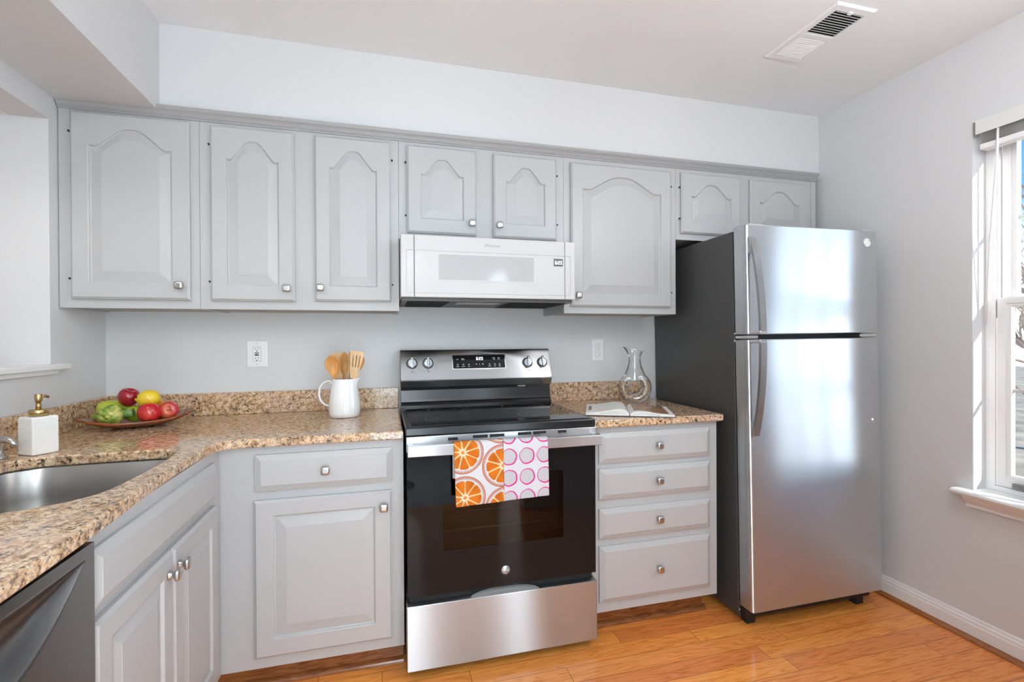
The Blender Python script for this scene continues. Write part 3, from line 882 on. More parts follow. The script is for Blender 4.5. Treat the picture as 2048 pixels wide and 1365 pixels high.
# stainless top band with vent slots, bar handle
mm = MB(); mm.box(RX0 + 0.001, RX1 - 0.001, RF + 0.002, -0.606, 0.8385, 0.8945, 0.002)
tb = obj('top_band', mm, STEEL, od)
for x0, x1, z in ((1.387, 1.424, 0.8805), (1.481, 1.538, 0.8845), (1.546, 1.603, 0.8845), (1.657, 1.711, 0.8855), (1.718, 1.772, 0.8855), (1.821, 1.857, 0.8845)):
    mm = MB(); mm.box(x0, x1, RF + 0.0012, RF + 0.010, z - 0.0045, z + 0.0045)
    s_ = obj('vent_slot', mm, DARK, tb)
    mm = MB(); mm.box(x0, x1, RF - 0.0008, RF + 0.0018, z - 0.0060, z - 0.0046)
    obj('slot_lip', mm, CHROME, tb)
mm = MB(); mm.box(RX0 + 0.003, RX1 + 0.0005, -0.722, -0.699, 0.8335, 0.8735, 0.0025)
hd = obj('handle', mm, STEEL, od)
for x0, x1 in ((RX0 + 0.004, RX0 + 0.026), (RX1 - 0.024, RX1 - 0.002)):
    mm = MB(); mm.box(x0, x1, -0.7005, RF + 0.001, 0.838, 0.871, 0.002); obj('handle_mount', mm, STEEL, od)
def swirl_logo(name, M, r, disc, ink, parent, local=False):
    """round badge with a scrolled two-letter script monogram inside a ring of four small curls"""
    m = MB(); m.lathe([(r, 0.0003), (r, 0.0014), (r * 0.97, 0.002), (0, 0.002)], (0, 0, 0), 40)
    d = obj(name, m.xform(M), disc, parent, local)
    m = MB()
    def T(pts, w): m.tube([(x * r, y * r, 0.0022) for x, y in pts], w * r, 6, flat=(1, 0.25))
    def arc(cx, cy, a, b, a0, a1, n=14): return [(cx + a * math.cos(math.radians(a0 + (a1 - a0) * i / (n - 1))), cy + b * math.sin(math.radians(a0 + (a1 - a0) * i / (n - 1)))) for i in range(n)]
    T(arc(0, 0, 0.86, 0.86, 0, 350, 40), 0.035)
    for k in range(4): T(arc(0, 0, 0.70, 0.70, 90 * k + 8, 90 * k + 66, 12) , 0.05)
    T(arc(-0.20, 0.06, 0.26, 0.36, 60, 300), 0.055)
    T([(-0.07, -0.25), (-0.03, -0.02), (-0.16, -0.02)], 0.05); T([(-0.05, -0.05), (-0.08, -0.36), (-0.22, -0.50), (-0.36, -0.42)], 0.045)
    T(arc(0.24, 0.22, 0.17, 0.18, 30, 260), 0.055); T(arc(0.24, -0.15, 0.21, 0.20, 110, 330), 0.055); T([(0.16, 0.04), (0.30, 0.06)], 0.045)
    T([(0.38, 0.30), (0.46, 0.42), (0.36, 0.50)], 0.04)
    obj('monogram', m.xform(M), ink, d, local)
    return d
swirl_logo('badge', facing_front(1.605, RF, 0.365), 0.0165, pmat('silver badge', (0.62, 0.62, 0.62), 0.3, 0.6), PRINT, od)
# storage drawer
mm = MB(); mm.box(RX0 - 0.001, RX1, -0.669, -0.604, 0.036, 0.276, 0.003)
sd = obj('drawer', mm, STEEL, rng)
mm = MB(); mm.box(RX0 + 0.012, RX1 - 0.012, -0.640, -0.602, 0.2765, 0.3055)
obj('drawer_gap', mm, DARK, rng)
mm = MB()
LS = []
for i in range(25):
    u = -1 + 2 * i / 24
    k = (1 - u * u) ** 0.6
    x = 1.605 + 0.135 * u
    LS.append([(x, -0.668, 0.2768), (x, -0.667 + 0.024 * k, 0.2768), (x, -0.660 + 0.022 * k, 0.2768 + 0.0135 * k + 0.0006), (x, -0.668 + 0.012 * k, 0.2768 + 0.004 * k + 0.0003)])
mm.loops(LS)
obj('drawer_pull', mm, pmat('satin pull steel', (0.62, 0.62, 0.62), 0.45, 0.7), sd)

# ------------------------------------------------------------------ microwave
MX0, MX1, MF, MZ0, MZ1 = 1.2265, 1.9845, -0.450, 1.424, 1.681
mw = thing('microwave', 'low white over-the-range microwave with a lit clock, mounted above the range', 'microwave', (1.605, -0.2, MZ0))
mm = MB(); mm.box(MX0, MX1, -0.425, -0.004, MZ0 + 0.002, MZ1)
obj('body', mm, WHITEP, mw)
mm = MB(); mm.box(MX0 + 0.004, MX1 - 0.004, -0.42, -0.010, MZ0 - 0.012, MZ0 + 0.0015)
ub = obj('underside', mm, pmat('grey microwave underside', (0.10, 0.10, 0.10), 0.5), mw)
for x0, x1 in ((1.255, 1.43), (1.70, 1.955)):
    mm = MB(); mm.box(x0, x1, -0.40, -0.08, MZ0 - 0.0155, MZ0 - 0.0122)
    for q in range(12):
        mm.box(x0 + 0.006, x1 - 0.006, -0.395 + q * 0.026, -0.390 + q * 0.026, MZ0 - 0.0175, MZ0 - 0.0154)
    obj('grease_filter', mm, DARK, ub)
mm = MB(); mm.box(1.47, 1.66, -0.36, -0.26, MZ0 - 0.0145, MZ0 - 0.0122)
obj('lamp_cover', mm, pmat('clouded lamp cover', (0.35, 0.34, 0.33), 0.3), ub)
SL, SR = 1.2795, 1.9365          # door seams
mm = MB(); mm.box(SL + 0.0008, SR - 0.0008, MF, -0.426, MZ0 + 0.001, MZ1 - 0.0005, 0.003)
md = obj('door', mm, WHITEP, mw)
mm = MB(); mm.box(MX0, SL - 0.0008, MF, -0.426, MZ0 + 0.001, MZ1 - 0.0005, 0.003)
obj('end_panel', mm, WHITEP, mw)
mm = MB(); mm.box(SR + 0.0008, MX1, MF, -0.426, MZ0 + 0.001, MZ1 - 0.0005, 0.003)
cp = obj('control_panel', mm, WHITEP, mw)
mm = MB()
for b in ((1.376, 1.794, 1.4945, 1.498), (1.376, 1.794, 1.6045, 1.608), (1.376, 1.3785, 1.498, 1.6045), (1.7915, 1.794, 1.498, 1.6045)):
    mm.box(b[0], b[1], MF - 0.0015, MF + 0.001, b[2], b[3])
obj('window_trim', mm, pmat('pale grey trim', (0.62, 0.62, 0.62), 0.3), md)
mm = MB(); mm.box(1.3785, 1.7915, MF - 0.0008, MF + 0.001, 1.498, 1.6045)
obj('window', mm, WHITEW, md)
# raised pillow of the door: long edge lips above and below the glass area
for z0, z1 in ((1.6165, 1.6195), (1.4425, 1.4455)):
    for x0, x1, par in ((1.250, SL - 0.001, mw), (SL + 0.001, SR - 0.001, md), (SR + 0.001, 1.961, mw)):
        mm = MB(); mm.box(x0, x1, MF - 0.0022, MF + 0.001, z0, z1, 0.0009); obj('edge_lip', mm, WHITEP, par)
for x0, x1 in ((1.2485, 1.2505), (1.9605, 1.9625)):
    mm = MB(); mm.box(x0, x1, MF - 0.0022, MF + 0.001, 1.4425, 1.6195, 0.0008); obj('edge_lip', mm, WHITEP, mw)
obj('lettering', text_mb('Whirlpool', 0.0165, facing_front(1.607, MF - 0.0006, 1.648), 0.0003, 0.0), PRINTG, md)
mm = MB(); mm.box(1.884, 1.926, MF - 0.0010, MF + 0.001, 1.571, 1.604)
obj('clock_window', mm, pmat('dark grey display', (0.07, 0.07, 0.072), 0.15), md)
obj('clock_digits', clock_mb('6:23', 0.0150, facing_front(1.9065, MF - 0.0011, 1.587)), MARK, md)
for xs, zs, par in (((1.266,), (1.483, 1.498), mw), ((1.948,), (1.448, 1.463, 1.479, 1.494), cp)):
    for zz in zs:
        mm = MB(); mm.box(xs[0] - 0.0035, xs[0] + 0.0035, MF - 0.0010, MF + 0.0005, zz - 0.0018, zz + 0.0018)
        obj('button', mm, pmat('pale grey button', (0.66, 0.66, 0.66), 0.4), par)

# ------------------------------------------------------------------ refrigerator (leans back a touch)
FW = 0.711
fr = thing('refrigerator', 'tall top-freezer refrigerator with stainless doors and charcoal sides', 'refrigerator', (2.6556, -0.7582, 0), rot=(-0.0087, -0.0103, -0.009))
def fobj(n, m, mat, par=None): return obj(n, m, mat, par or fr, local=True)
mm = MB(); mm.box(0.003, FW - 0.003, 0.088, 0.735, 0.030, 1.720, 0.003)
fobj('case', mm, FRSIDE)
mm = MB(); mm.box(0.016, FW - 0.016, 0.0745, 0.0885, 0.085, 1.715)
fobj('gasket', mm, GASKET)
def fdoor(z0, z1):
    m = MB()
    x0, x1, yb, r = 0.0, FW, 0.0745, 0.013
    pr = [(x1, yb), (x0, yb)]
    pr += [(x0, 0.024), (x0 + 0.0012, 0.0235), (x0 + 0.0012, 0.0215), (x0, 0.021)]
    for i in range(7):
        a = PI + i * PI / 12
        pr.append((x0 + r + r * math.cos(a), r + r * math.sin(a)))
    for i in range(7):
        a = 1.5 * PI + i * PI / 12
        pr.append((x1 - r + r * math.cos(a), r + r * math.sin(a)))
    def lp(z, d=0):
        cx, cy = FW / 2, 0.037
        return [(cx + (p[0] - cx) * (1 - d / (FW / 2)), cy + (p[1] - cy) * (1 - d / 0.037), z) for p in pr]
    m.loops([lp(z0, 0.003), lp(z0 + 0.003), lp(z1 - 0.003), lp(z1, 0.003)])
    return m
ud = fobj('freezer_door', fdoor(1.2655, 1.732), STEEL_F)
ld = fobj('fridge_door', fdoor(0.085, 1.2435), STEEL_F)
def fhandle(zs):
    """zs: (z, distance in front of the door) from the mounted end to the free end by the gap"""
    m = MB(); hw, th = 0.0175, 0.009
    LS = []
    for z, o in zs:
        LS.append([(0.022 - hw, -o, z), (0.022 - hw + 0.003, -o - th, z), (0.022 + hw - 0.003, -o - th, z), (0.022 + hw, -o, z)])
    m.loops(LS)
    return m
def bow(z0, z1, n=24, rise=0.052):
    return [(z0 + (z1 - z0) * i / n, 0.004 + rise * math.sin(PI / 2 * (i / n) ** 0.85)) for i in range(n + 1)]
HAND = pmat('fridge handle steel', (0.40, 0.405, 0.41), 0.24, 1.0, aniso=0.6)
h = fobj('handle', fhandle(bow(1.676, 1.280)), HAND, ud)
mm = MB(); mm.prism([(0.001, 1.6765), (-0.0135, 1.6765), (-0.022, 1.628), (-0.012, 1.612), (0.001, 1.606)], 'X', 0.006, 0.036); fobj('handle_mount', mm, STEEL, ud)
mm = MB(); mm.box(0.0045, 0.0395, -0.064, 0.002, 1.2665, 1.2795, 0.003); fobj('handle_foot', mm, CHROME, ud)
h = fobj('handle', fhandle(bow(0.835, 1.228)), HAND, ld)
mm = MB(); mm.prism([(0.001, 0.8345), (-0.0135, 0.8345), (-0.022, 0.882), (-0.012, 0.900), (0.001, 0.906)], 'X', 0.006, 0.036); fobj('handle_mount', mm, STEEL, ld)
mm = MB(); mm.box(0.0045, 0.0395, -0.064, 0.002, 1.2285, 1.2420, 0.003); fobj('handle_foot', mm, CHROME, ld)
swirl_logo('badge', facing_front(0.648, 0.0002, 1.676), 0.0195, pmat('white badge', (0.92, 0.92, 0.92), 0.25), pmat('pale grey ink', (0.6, 0.6, 0.6), 0.4), ud, True)
mm = MB(); mm.lathe([(0.0045, -0.0015), (0.0045, 0.0006)], (0.662, 0, 0.870), 14, 'Y'); fobj('sticker_dot', mm, pmat('white sticker', (0.95, 0.95, 0.95), 0.4), ld)
for x0, x1, y0, y1 in ((0.016, 0.10, 0.012, 0.10), (FW - 0.075, FW - 0.006, 0.012, 0.10)):
    mm = MB(); mm.box(x0, x1, y0, y1, 1.7325, 1.7385, 0.002); fobj('hinge_cover', mm, pmat('grey hinge cover', (0.5, 0.5, 0.5), 0.35), fr)
mm = MB(); mm.box(0.008, 0.06, 0.010, 0.088, 1.2475, 1.2615, 0.002); fobj('center_hinge', mm, CHROME)
mm = MB(); mm.box(FW - 0.10, FW - 0.004, 0.010, 0.088, 1.2475, 1.2615, 0.002); fobj('center_hinge', mm, CHROME)
for zz in (1.2705, 1.2385, 0.062):
    mm = MB(); mm.lathe([(0.0045, 0), (0.0045, 0.004), (0.002, 0.006)], (0.0035, 0.081, zz), 10, 'X'); mm.xform(Matrix.Translation((-0.004, 0, 0))); fobj('screw', mm, CHROME)
mm = MB(); mm.box(0.012, FW - 0.012, 0.060, 0.095, 0.032, 0.080); fobj('toe_grille', mm, GASKET)
for x, zb in ((0.05, 0.0006), (FW - 0.06, -0.0066)):
    mm = MB(); mm.box(x - 0.022, x + 0.022, 0.068, 0.105, zb, 0.0325, 0.002); fobj('foot', mm, GASKET)
for x, zb in ((0.05, 0.0066), (FW - 0.06, -0.0004)):
    mm = MB(); mm.box(x - 0.022, x + 0.022, 0.66, 0.70, zb, 0.0325, 0.002); fobj('foot', mm, GASKET)

# ------------------------------------------------------------------ window
win = thing('window_1', None, None, (XW + 0.1, -1.39, 1.36))
win['kind'] = 'structure'
def ring_x(m, x0, x1, o, i):
    """rectangular frame in the y-z plane between x0 and x1; o, i = (y0, y1, z0, z1)"""
    def R(r, x): return [(x, r[0], r[2]), (x, r[1], r[2]), (x, r[1], r[3]), (x, r[0], r[3])]
    m.loops([R(o, x0), R(o, x1), R(i, x1), R(i, x0), R(o, x0)], False, False)
    bmesh.ops.remove_doubles(m.bm, verts=m.bm.verts, dist=1e-6)
ya, yb = WY0 - 0.0008, WY1 + 0.0008
mm = MB()
ring_x(mm, 3.580, 3.652, (yb, ya, WZ0 + 0.022, WZ1 - 0.001), (yb + 0.022, ya - 0.022, WZ0 + 0.040, WZ1 - 0.025))
for yy in (ya - 0.0219, yb + 0.0219):       # jamb tracks
    sgn = -1 if yy == ya - 0.0219 else 1
    for x0, x1 in ((3.5805, 3.586), (3.612, 3.618), (3.646, 3.652)):
        mm.box(x0, x1, min(yy, yy + sgn * 0.010), max(yy, yy + sgn * 0.010), WZ0 + 0.041, WZ1 - 0.026)
obj('frame', mm, TRIMW, win)
def sash(n, x0, x1, z0, z1, st, rb, rt):
    y0, y1 = yb + 0.034, ya - 0.034
    m = MB(); gi = (y0 + st, y1 - st, z0 + rb, z1 - rt)
    ring_x(m, x0, x1, (y0, y1, z0, z1), gi)
    ring_x(m, x0 - 0.004, x0 + 0.001, (y0 + 0.004, y1 - 0.004, z0 + 0.004, z1 - 0.004), (y0 + st - 0.016, y1 - st + 0.016, z0 + rb - 0.012, z1 - rt + 0.012))
    s_ = obj(n, m, TRIMW, win)
    xm = (x0 + x1) / 2
    m = MB(); m.box(xm - 0.002, xm + 0.002, gi[0], gi[1], gi[2], gi[3]); obj('pane', m, PANE, s_)
    m = MB()
    for k in (1, 2):
        yy = gi[0] + (gi[1] - gi[0]) * k / 3
        m.box(xm + 0.003, xm + 0.011, yy - 0.008, yy + 0.008, gi[2], gi[3])
    zz = (gi[2] + gi[3]) / 2
    m.box(xm + 0.0032, xm + 0.0108, gi[0], gi[1], zz - 0.008, zz + 0.008)
    obj('muntins', m, TRIMW, s_)
    return s_
sash('upper_sash', 3.620, 3.645, 1.372, WZ1 - 0.026, 0.046, 0.040, 0.045)
ls = sash('lower_sash', 3.588, 3.611, WZ0 + 0.041, 1.410, 0.046, 0.052, 0.036)
mm = MB(); mm.box(3.574, 3.588, -1.42, -1.36, 1.396, 1.408, 0.003); obj('sash_lock', mm, PLASTW, ls)
mm = MB(); mm.box(3.572, 3.584, yb + 0.09, ya - 0.09, WZ0 + 0.046, WZ0 + 0.066, 0.003); obj('lift_rail', mm, STEEL_D, ls)
# stool and apron
mm = MB()
mm.box(XW - 0.0003, 3.5850, WY1 + 0.001, WY0 - 0.001, WZ0 + 0.0005, WZ0 + 0.0205)
pr = [(XW - 0.0005, WZ0 - 0.001), (XW - 0.050, WZ0 - 0.001), (XW - 0.057, WZ0 + 0.003), (XW - 0.060, WZ0 + 0.010), (XW - 0.057, WZ0 + 0.017), (XW - 0.050, WZ0 + 0.0205), (XW - 0.0005, WZ0 + 0.0205)]
mm.prism([(p[0], p[1]) for p in pr], 'Y', WY1 - 0.045, WY0 + 0.045)
obj('stool', mm, TRIMW, win)
mm = MB()
pr = [(XW - 0.0008, WZ0 - 0.0012), (XW - 0.040, WZ0 - 0.0012), (XW - 0.039, WZ0 - 0.008), (XW - 0.030, WZ0 - 0.022), (XW - 0.018, WZ0 - 0.034), (XW - 0.014, WZ0 - 0.040), (XW - 0.015, WZ0 - 0.050), (XW - 0.0008, WZ0 - 0.052)]
mm.prism(pr, 'Y', WY1 - 0.015, WY0 + 0.015)
obj('apron', mm, TRIMW, win)
# raised mini blind
bl = thing('window_blind', 'white mini blind drawn up to the top of the window', 'blind', (XW + 0.02, -1.39, WZ1))
mm = MB(); mm.box(XW - 0.022, XW - 0.017, WY1 - 0.004, WY0 - 0.022, 2.070, 2.127, 0.002)
obj('valance', mm, pmat('ivory valance', (0.72, 0.715, 0.69), 0.4), bl)
mm = MB(); mm.box(XW - 0.012, XW + 0.040, WY1 + 0.006, WY0 - 0.028, 2.082, 2.122, 0.002)
obj('headrail', mm, PLASTW, bl)
SLAT = pmat('ivory slat', (0.66, 0.655, 0.63), 0.35)
for k in range(9):
    zz = 2.074 - k * 0.0048
    mm = MB(); mm.prism([(XW - 0.010, zz), (XW + 0.013, zz + 0.0022), (XW + 0.038, zz), (XW + 0.038, zz + 0.0008), (XW + 0.013, zz + 0.0031), (XW - 0.010, zz + 0.0008)], 'Y', WY1 + 0.012, WY0 - 0.030)
    obj('slat', mm, SLAT, bl)
mm = MB(); mm.box(XW - 0.009, XW + 0.037, WY1 + 0.012, WY0 - 0.030, 2.008, 2.031, 0.003)
obj('bottom_rail', mm, PLASTW, bl)
mm = MB(); mm.tube([(XW - 0.014, -1.115, 2.076), (XW - 0.010, -1.110, 1.96), (XW + 0.022, -1.068, 1.62), (XW + 0.045, -1.040, 1.30)], 0.0042, 8)
obj('tilt_wand', mm, PLASTW, bl)

# ------------------------------------------------------------------ ceiling vent
vt = thing('ceiling_vent', 'white metal air register on the ceiling', 'air vent', (2.862, -0.878, ZC))
VX0, VX1, VY0, VY1 = 2.768, 2.957, -1.056, -0.700
mm = MB()
def R4(x0, x1, y0, y1, z): return [(x0, y0, z), (x1, y0, z), (x1, y1, z), (x0, y1, z)]
mm.loops([R4(VX0, VX1, VY0, VY1, ZC - 0.0005), R4(VX0, VX1, VY0, VY1, ZC - 0.002), R4(VX0 + 0.008, VX1 - 0.008, VY0 + 0.008, VY1 - 0.008, ZC - 0.008),
          R4(VX0 + 0.030, VX1 - 0.020, VY0 + 0.034, VY1 - 0.030, ZC - 0.008), R4(VX0 + 0.030, VX1 - 0.020, VY0 + 0.034, VY1 - 0.030, ZC - 0.0005)], False, False)
mm.box(VX0 + 0.030, VX1 - 0.020, -0.884, -0.862, ZC - 0.008, ZC - 0.002)
obj('frame', mm, PLASTW, vt)
mm = MB(); mm.box(VX0 + 0.026, VX1 - 0.016, VY0 + 0.03, VY1 - 0.026, ZC - 0.0012, ZC - 0.0006)
obj('duct', mm, DARK, vt)
for k in range(11):
    for y0, sgn in ((-1.021 + 0.0066, 1), (-0.861 + 0.0060, -1)):
        step = 0.0125 if sgn == 1 else 0.0117
        yy = y0 + k * step
        mm = MB(); mm.box(VX0 + 0.031, VX1 - 0.021, -0.0045, 0.0045, -0.0005, 0.0005)
        mm.xform(Matrix.Translation((0, yy, ZC - 0.005)) @ Matrix.Rotation(sgn * 0.55, 4, 'X'))
        obj('louver', mm, PLASTW, vt)
mm = MB(); mm.box(2.855, 2.872, -1.030, -1.017, ZC - 0.013, ZC - 0.007, 0.001); obj('damper_lever', mm, PLASTW, vt)

# ------------------------------------------------------------------ wall outlets
def plate(name, label, x, z, w, h, fn):
    c = thing(name, label, 'wall outlet', (x, 0, z))
    m = MB()
    def R(d, y): return [(x - w / 2 + d, y, z - h / 2 + d), (x + w / 2 - d, y, z - h / 2 + d), (x + w / 2 - d, y, z + h / 2 - d), (x - w / 2 + d, y, z + h / 2 - d)]
    m.loops([R(0, -0.0005), R(0, -0.002), R(0.003, -0.005), R(0.006, -0.006)])
    obj('cover_plate', m, PLASTW, c)
    fn(c, x, z)
    for zz in ((z + h * 0.39, z - h * 0.39) if name == 'gfci_outlet' else (z,)):
        m = MB(); m.lathe([(0.003, -0.0074), (0.003, -0.0058)], (x, 0, zz), 10, 'Y'); obj('screw', m, pmat('plate screw', (0.55, 0.55, 0.55), 0.4), c)
def slots(c, x, z):
    for dx, w_, h_ in ((-0.0065, 0.0018, 0.0075), (0.0065, 0.0018, 0.0065)):
        m = MB(); m.box(x + dx - w_ / 2, x + dx + w_ / 2, -0.0094, -0.0088, z - h_ / 2 + 0.003, z + h_ / 2 + 0.003); obj('slot', m, DARK, c)
    m = MB(); m.lathe([(0.0026, -0.0094), (0.0026, -0.0088)], (x, 0, z - 0.008), 12, 'Y'); obj('slot', m, DARK, c)
def gfci(c, x, z):
    m = MB(); m.box(x - 0.0175, x + 0.0175, -0.0064, -0.0060, z - 0.0345, z + 0.0345); obj('seam', m, PRINTG, c)
    m = MB(); m.box(x - 0.0165, x + 0.0165, -0.0090, -0.0062, z - 0.0335, z + 0.0335, 0.001); obj('receptacle', m, PLASTW, c)
    slots(c, x, z + 0.022); slots(c, x, z - 0.021)
    for dz, mt in ((0.0045, pmat('dark grey button', (0.16, 0.16, 0.17), 0.5)), (-0.0045, DARK)):
        m = MB(); m.box(x - 0.0085, x + 0.0085, -0.0105, -0.0088, z + dz - 0.003, z + dz + 0.003, 0.0006); obj('button', m, mt, c)
def duplex(c, x, z):
    for dz in (0.0195, -0.0195):
        m = MB(); m.lathe([(0.0182, -0.0062), (0.0182, -0.0066)], (x, 0, z + dz), 28, 'Y'); obj('seam', m, PRINTG, c)
        m = MB(); m.lathe([(0.0172, -0.0062), (0.0172, -0.0086), (0.0165, -0.0090), (0, -0.0090)], (x, 0, z + dz), 28, 'Y'); obj('receptacle', m, PLASTW, c)
        slots(c, x, z + dz)
plate('gfci_outlet', 'wide white wall outlet with test buttons above the long backsplash', 0.591, 1.187, 0.089, 0.124, gfci)
plate('duplex_outlet', 'narrow white duplex wall outlet between the range and the glass carafe', 2.3035, 1.188, 0.070, 0.122, duplex)

# ------------------------------------------------------------------ dish towels on the oven handle
def color_mat(name, rough=0.85):
    m, nt, b = nmat(name)
    a = nt.nodes.new('ShaderNodeVertexColor'); a.layer_name = 'print'
    nt.links.new(a.outputs[0], b.inputs['Base Color'])
    b.inputs['Roughness'].default_value = rough
    b.inputs['Specular IOR Level'].default_value = 0.2
    n = nt.nodes.new('ShaderNodeTexNoise'); n.inputs['Scale'].default_value = 900
    t = nt.nodes.new('ShaderNodeTexCoord'); nt.links.new(t.outputs['Object'], n.inputs['Vector'])
    bp = nt.nodes.new('ShaderNodeBump'); bp.inputs['Strength'].default_value = 0.25; bp.inputs['Distance'].default_value = 0.001
    nt.links.new(n.outputs['Fac'], bp.inputs['Height']); nt.links.new(bp.outputs[0], b.inputs['Normal'])
    return m
def towel(name, label, x0, x1, zb, colour, seed, group=None, step=0.0009, skew=0.0):
    """cloth folded over the bar: short tail behind, long fall in front; colour(u, v) with v = distance down from the top fold"""
    path = [(-0.6925, 0.74), (-0.6925, 0.868), (-0.6955, 0.876), (-0.702, 0.8785), (-0.711, 0.8795), (-0.719, 0.8785), (-0.7255, 0.874), (-0.7275, 0.864), (-0.7285, 0.83), (-0.729, zb)]
    pts = []
    for (ya_, za_), (yb_, zb_) in zip(path, path[1:]):
        L = math.hypot(yb_ - ya_, zb_ - za_); n = max(1, int(L / step))
        for k in range(n): pts.append((ya_ + (yb_ - ya_) * k / n, za_ + (zb_ - za_) * k / n))
    pts.append(path[-1])
    dist = [0]
    for a, b_ in zip(pts, pts[1:]): dist.append(dist[-1] + math.hypot(b_[0] - a[0], b_[1] - a[1]))
    top = min(range(len(pts)), key=lambda i: abs(pts[i][0] + 0.7235) + abs(pts[i][1] - 0.876))
    nx = int((x1 - x0) / step)
    verts, cols, faces = [], [], []
    for i, (y, z) in enumerate(pts):
        dn = max(0.0, 0.874 - z) if y < -0.71 else 0.0
        for j in range(nx + 1):
            u = (x1 - x0) * j / nx
            w = 0.0018 * math.sin(u * 34 + seed) * min(1, dn / 0.12) + 0.0012 * math.sin(u * 71 + dn * 25 + seed * 2) * min(1, dn / 0.1)
            xs = x0 + u + skew * dn * (1 - u / (x1 - x0)) + (0.012 if seed > 1 else 0.018) * dn * (u / (x1 - x0)) 
            verts.append((xs, y - abs(w), z + (0.006 * (u / (x1 - x0) - 0.5)) * dn / 0.22))
            cols.append(colour(u, dist[i] - dist[top]))
    W_ = nx + 1
    for i in range(len(pts) - 1):
        for j in range(nx): faces.append((i * W_ + j, i * W_ + j + 1, (i + 1) * W_ + j + 1, (i + 1) * W_ + j))
    base = Vector(((x0 + x1) / 2, -0.71, zb))
    me = bpy.data.meshes.new(name)
    me.from_pydata([Vector(v) - base for v in verts], [], faces)
    at = me.color_attributes.new('print', 'FLOAT_COLOR', 'POINT')
    at.data.foreach_set('color', [c for col in cols for c in (*col, 1.0)])
    for p in me.polygons: p.use_smooth = True
    me.materials.append(color_mat(name + ' print'))
    o = bpy.data.objects.new(name, me); COL.objects.link(o); o.location = base
    s_ = o.modifiers.new('thickness', 'SOLIDIFY'); s_.thickness = 0.0014; s_.offset = 1
    return tag(o, label, 'dish towel', group)
rt = random.Random(3)
DOTS = {}
def orange_print(u, v):
    white = (0.58, 0.58, 0.605)
    for k, (cx, cy, ro, a0) in enumerate(((0.031, 0.036, 0.077, 0.25), (0.180, 0.094, 0.080, 0.0), (0.034, 0.198, 0.077, 0.15), (0.186, 0.252, 0.079, 0.3), (0.178, -0.066, 0.078, 0.2))):
        dx, dy = u - cx, v - cy
        r = math.hypot(dx, dy); 
        if r > ro: continue
        a = math.atan2(dy, dx) + a0
        q = r / ro
        if q > 0.955: return (0.40, 0.085, 0.03)
        if q > 0.925: return (0.60, 0.40, 0.32)
        if q > 0.895: return (0.33, 0.075, 0.03)
        if q > 0.865: return white
        if q > 0.850: return (0.22, 0.20, 0.30)
        if q > 0.80: return white
        n = 9
        s = (a / (2 * PI) * n) % 1.0
        dedge = min(s, 1 - s) * 2 * PI / n * r                      # distance to the membrane
        wob = 0.0006 * math.sin(a * 7 + k)
        if q < 0.085: return (0.72, 0.23, 0.03)
        if q < 0.17 + 0.03 * math.sin(a * n): return (0.64, 0.60, 0.48)
        if dedge < 0.0022 + wob + (0.0012 if q < 0.3 else 0): return (0.66, 0.50, 0.24)
        corner = 0.80 - 0.10 * (1 - min(1, dedge / 0.010)) ** 2
        if q > corner: return white
        key = (int(u / 0.0042), int(v / 0.0042))
        if key not in DOTS: DOTS[key] = (rt.random(), rt.random(), rt.random())
        d = DOTS[key]
        if d[2] > 0.35 and math.hypot(u - (key[0] + 0.2 + 0.6 * d[0]) * 0.0042, v - (key[1] + 0.2 + 0.6 * d[1]) * 0.0042) < 0.0007: return (0.42, 0.085, 0.01)
        k2 = 0.92 + 0.16 * math.sin(u * 90 + k) * math.sin(v * 70)
        return (0.60 * k2, 0.150 * k2, 0.010)
    return white
def pink_print(u, v):
    cx = (u - 0.0205) / 0.0685; cy = (v - 0.0625) / 0.0775
    i, j = round(cx), round(cy)
    x, y = u - (0.0205 + i * 0.0685), v - (0.0625 + j * 0.0775)
    r = math.hypot(x * 1.02, y) + 0.0006 * math.sin(5 * math.atan2(y, x) + i + 2 * j)
    w = 0.0020 + 0.0008 * math.sin(math.atan2(y, x) + 1.0)
    if abs(r - 0.0288) < w: return (0.62, 0.010, 0.19)
    if r < 0.0288:
        g = 0.46 + 0.05 * math.sin(u * 900) * math.sin(v * 520) 
        return (g, g, g + 0.02)
    return (0.575, 0.58, 0.61)
towel('dish_towel', 'white dish towel printed with orange citrus slices, hung on the oven handle', 1.400, 1.5818, 0.649, orange_print, 0.6, 'dish towels on the oven handle', skew=0.03)
towel('dish_towel', 'white dish towel printed with pink rings, hung on the oven handle', 1.5832, 1.757, 0.656, pink_print, 1.9, 'dish towels on the oven handle', skew=0.012)

# ------------------------------------------------------------------ things on the long counter
def smooth_all(m):
    for f in m.bm.faces: f.smooth = True
    return m
ZC0 = 0.9145
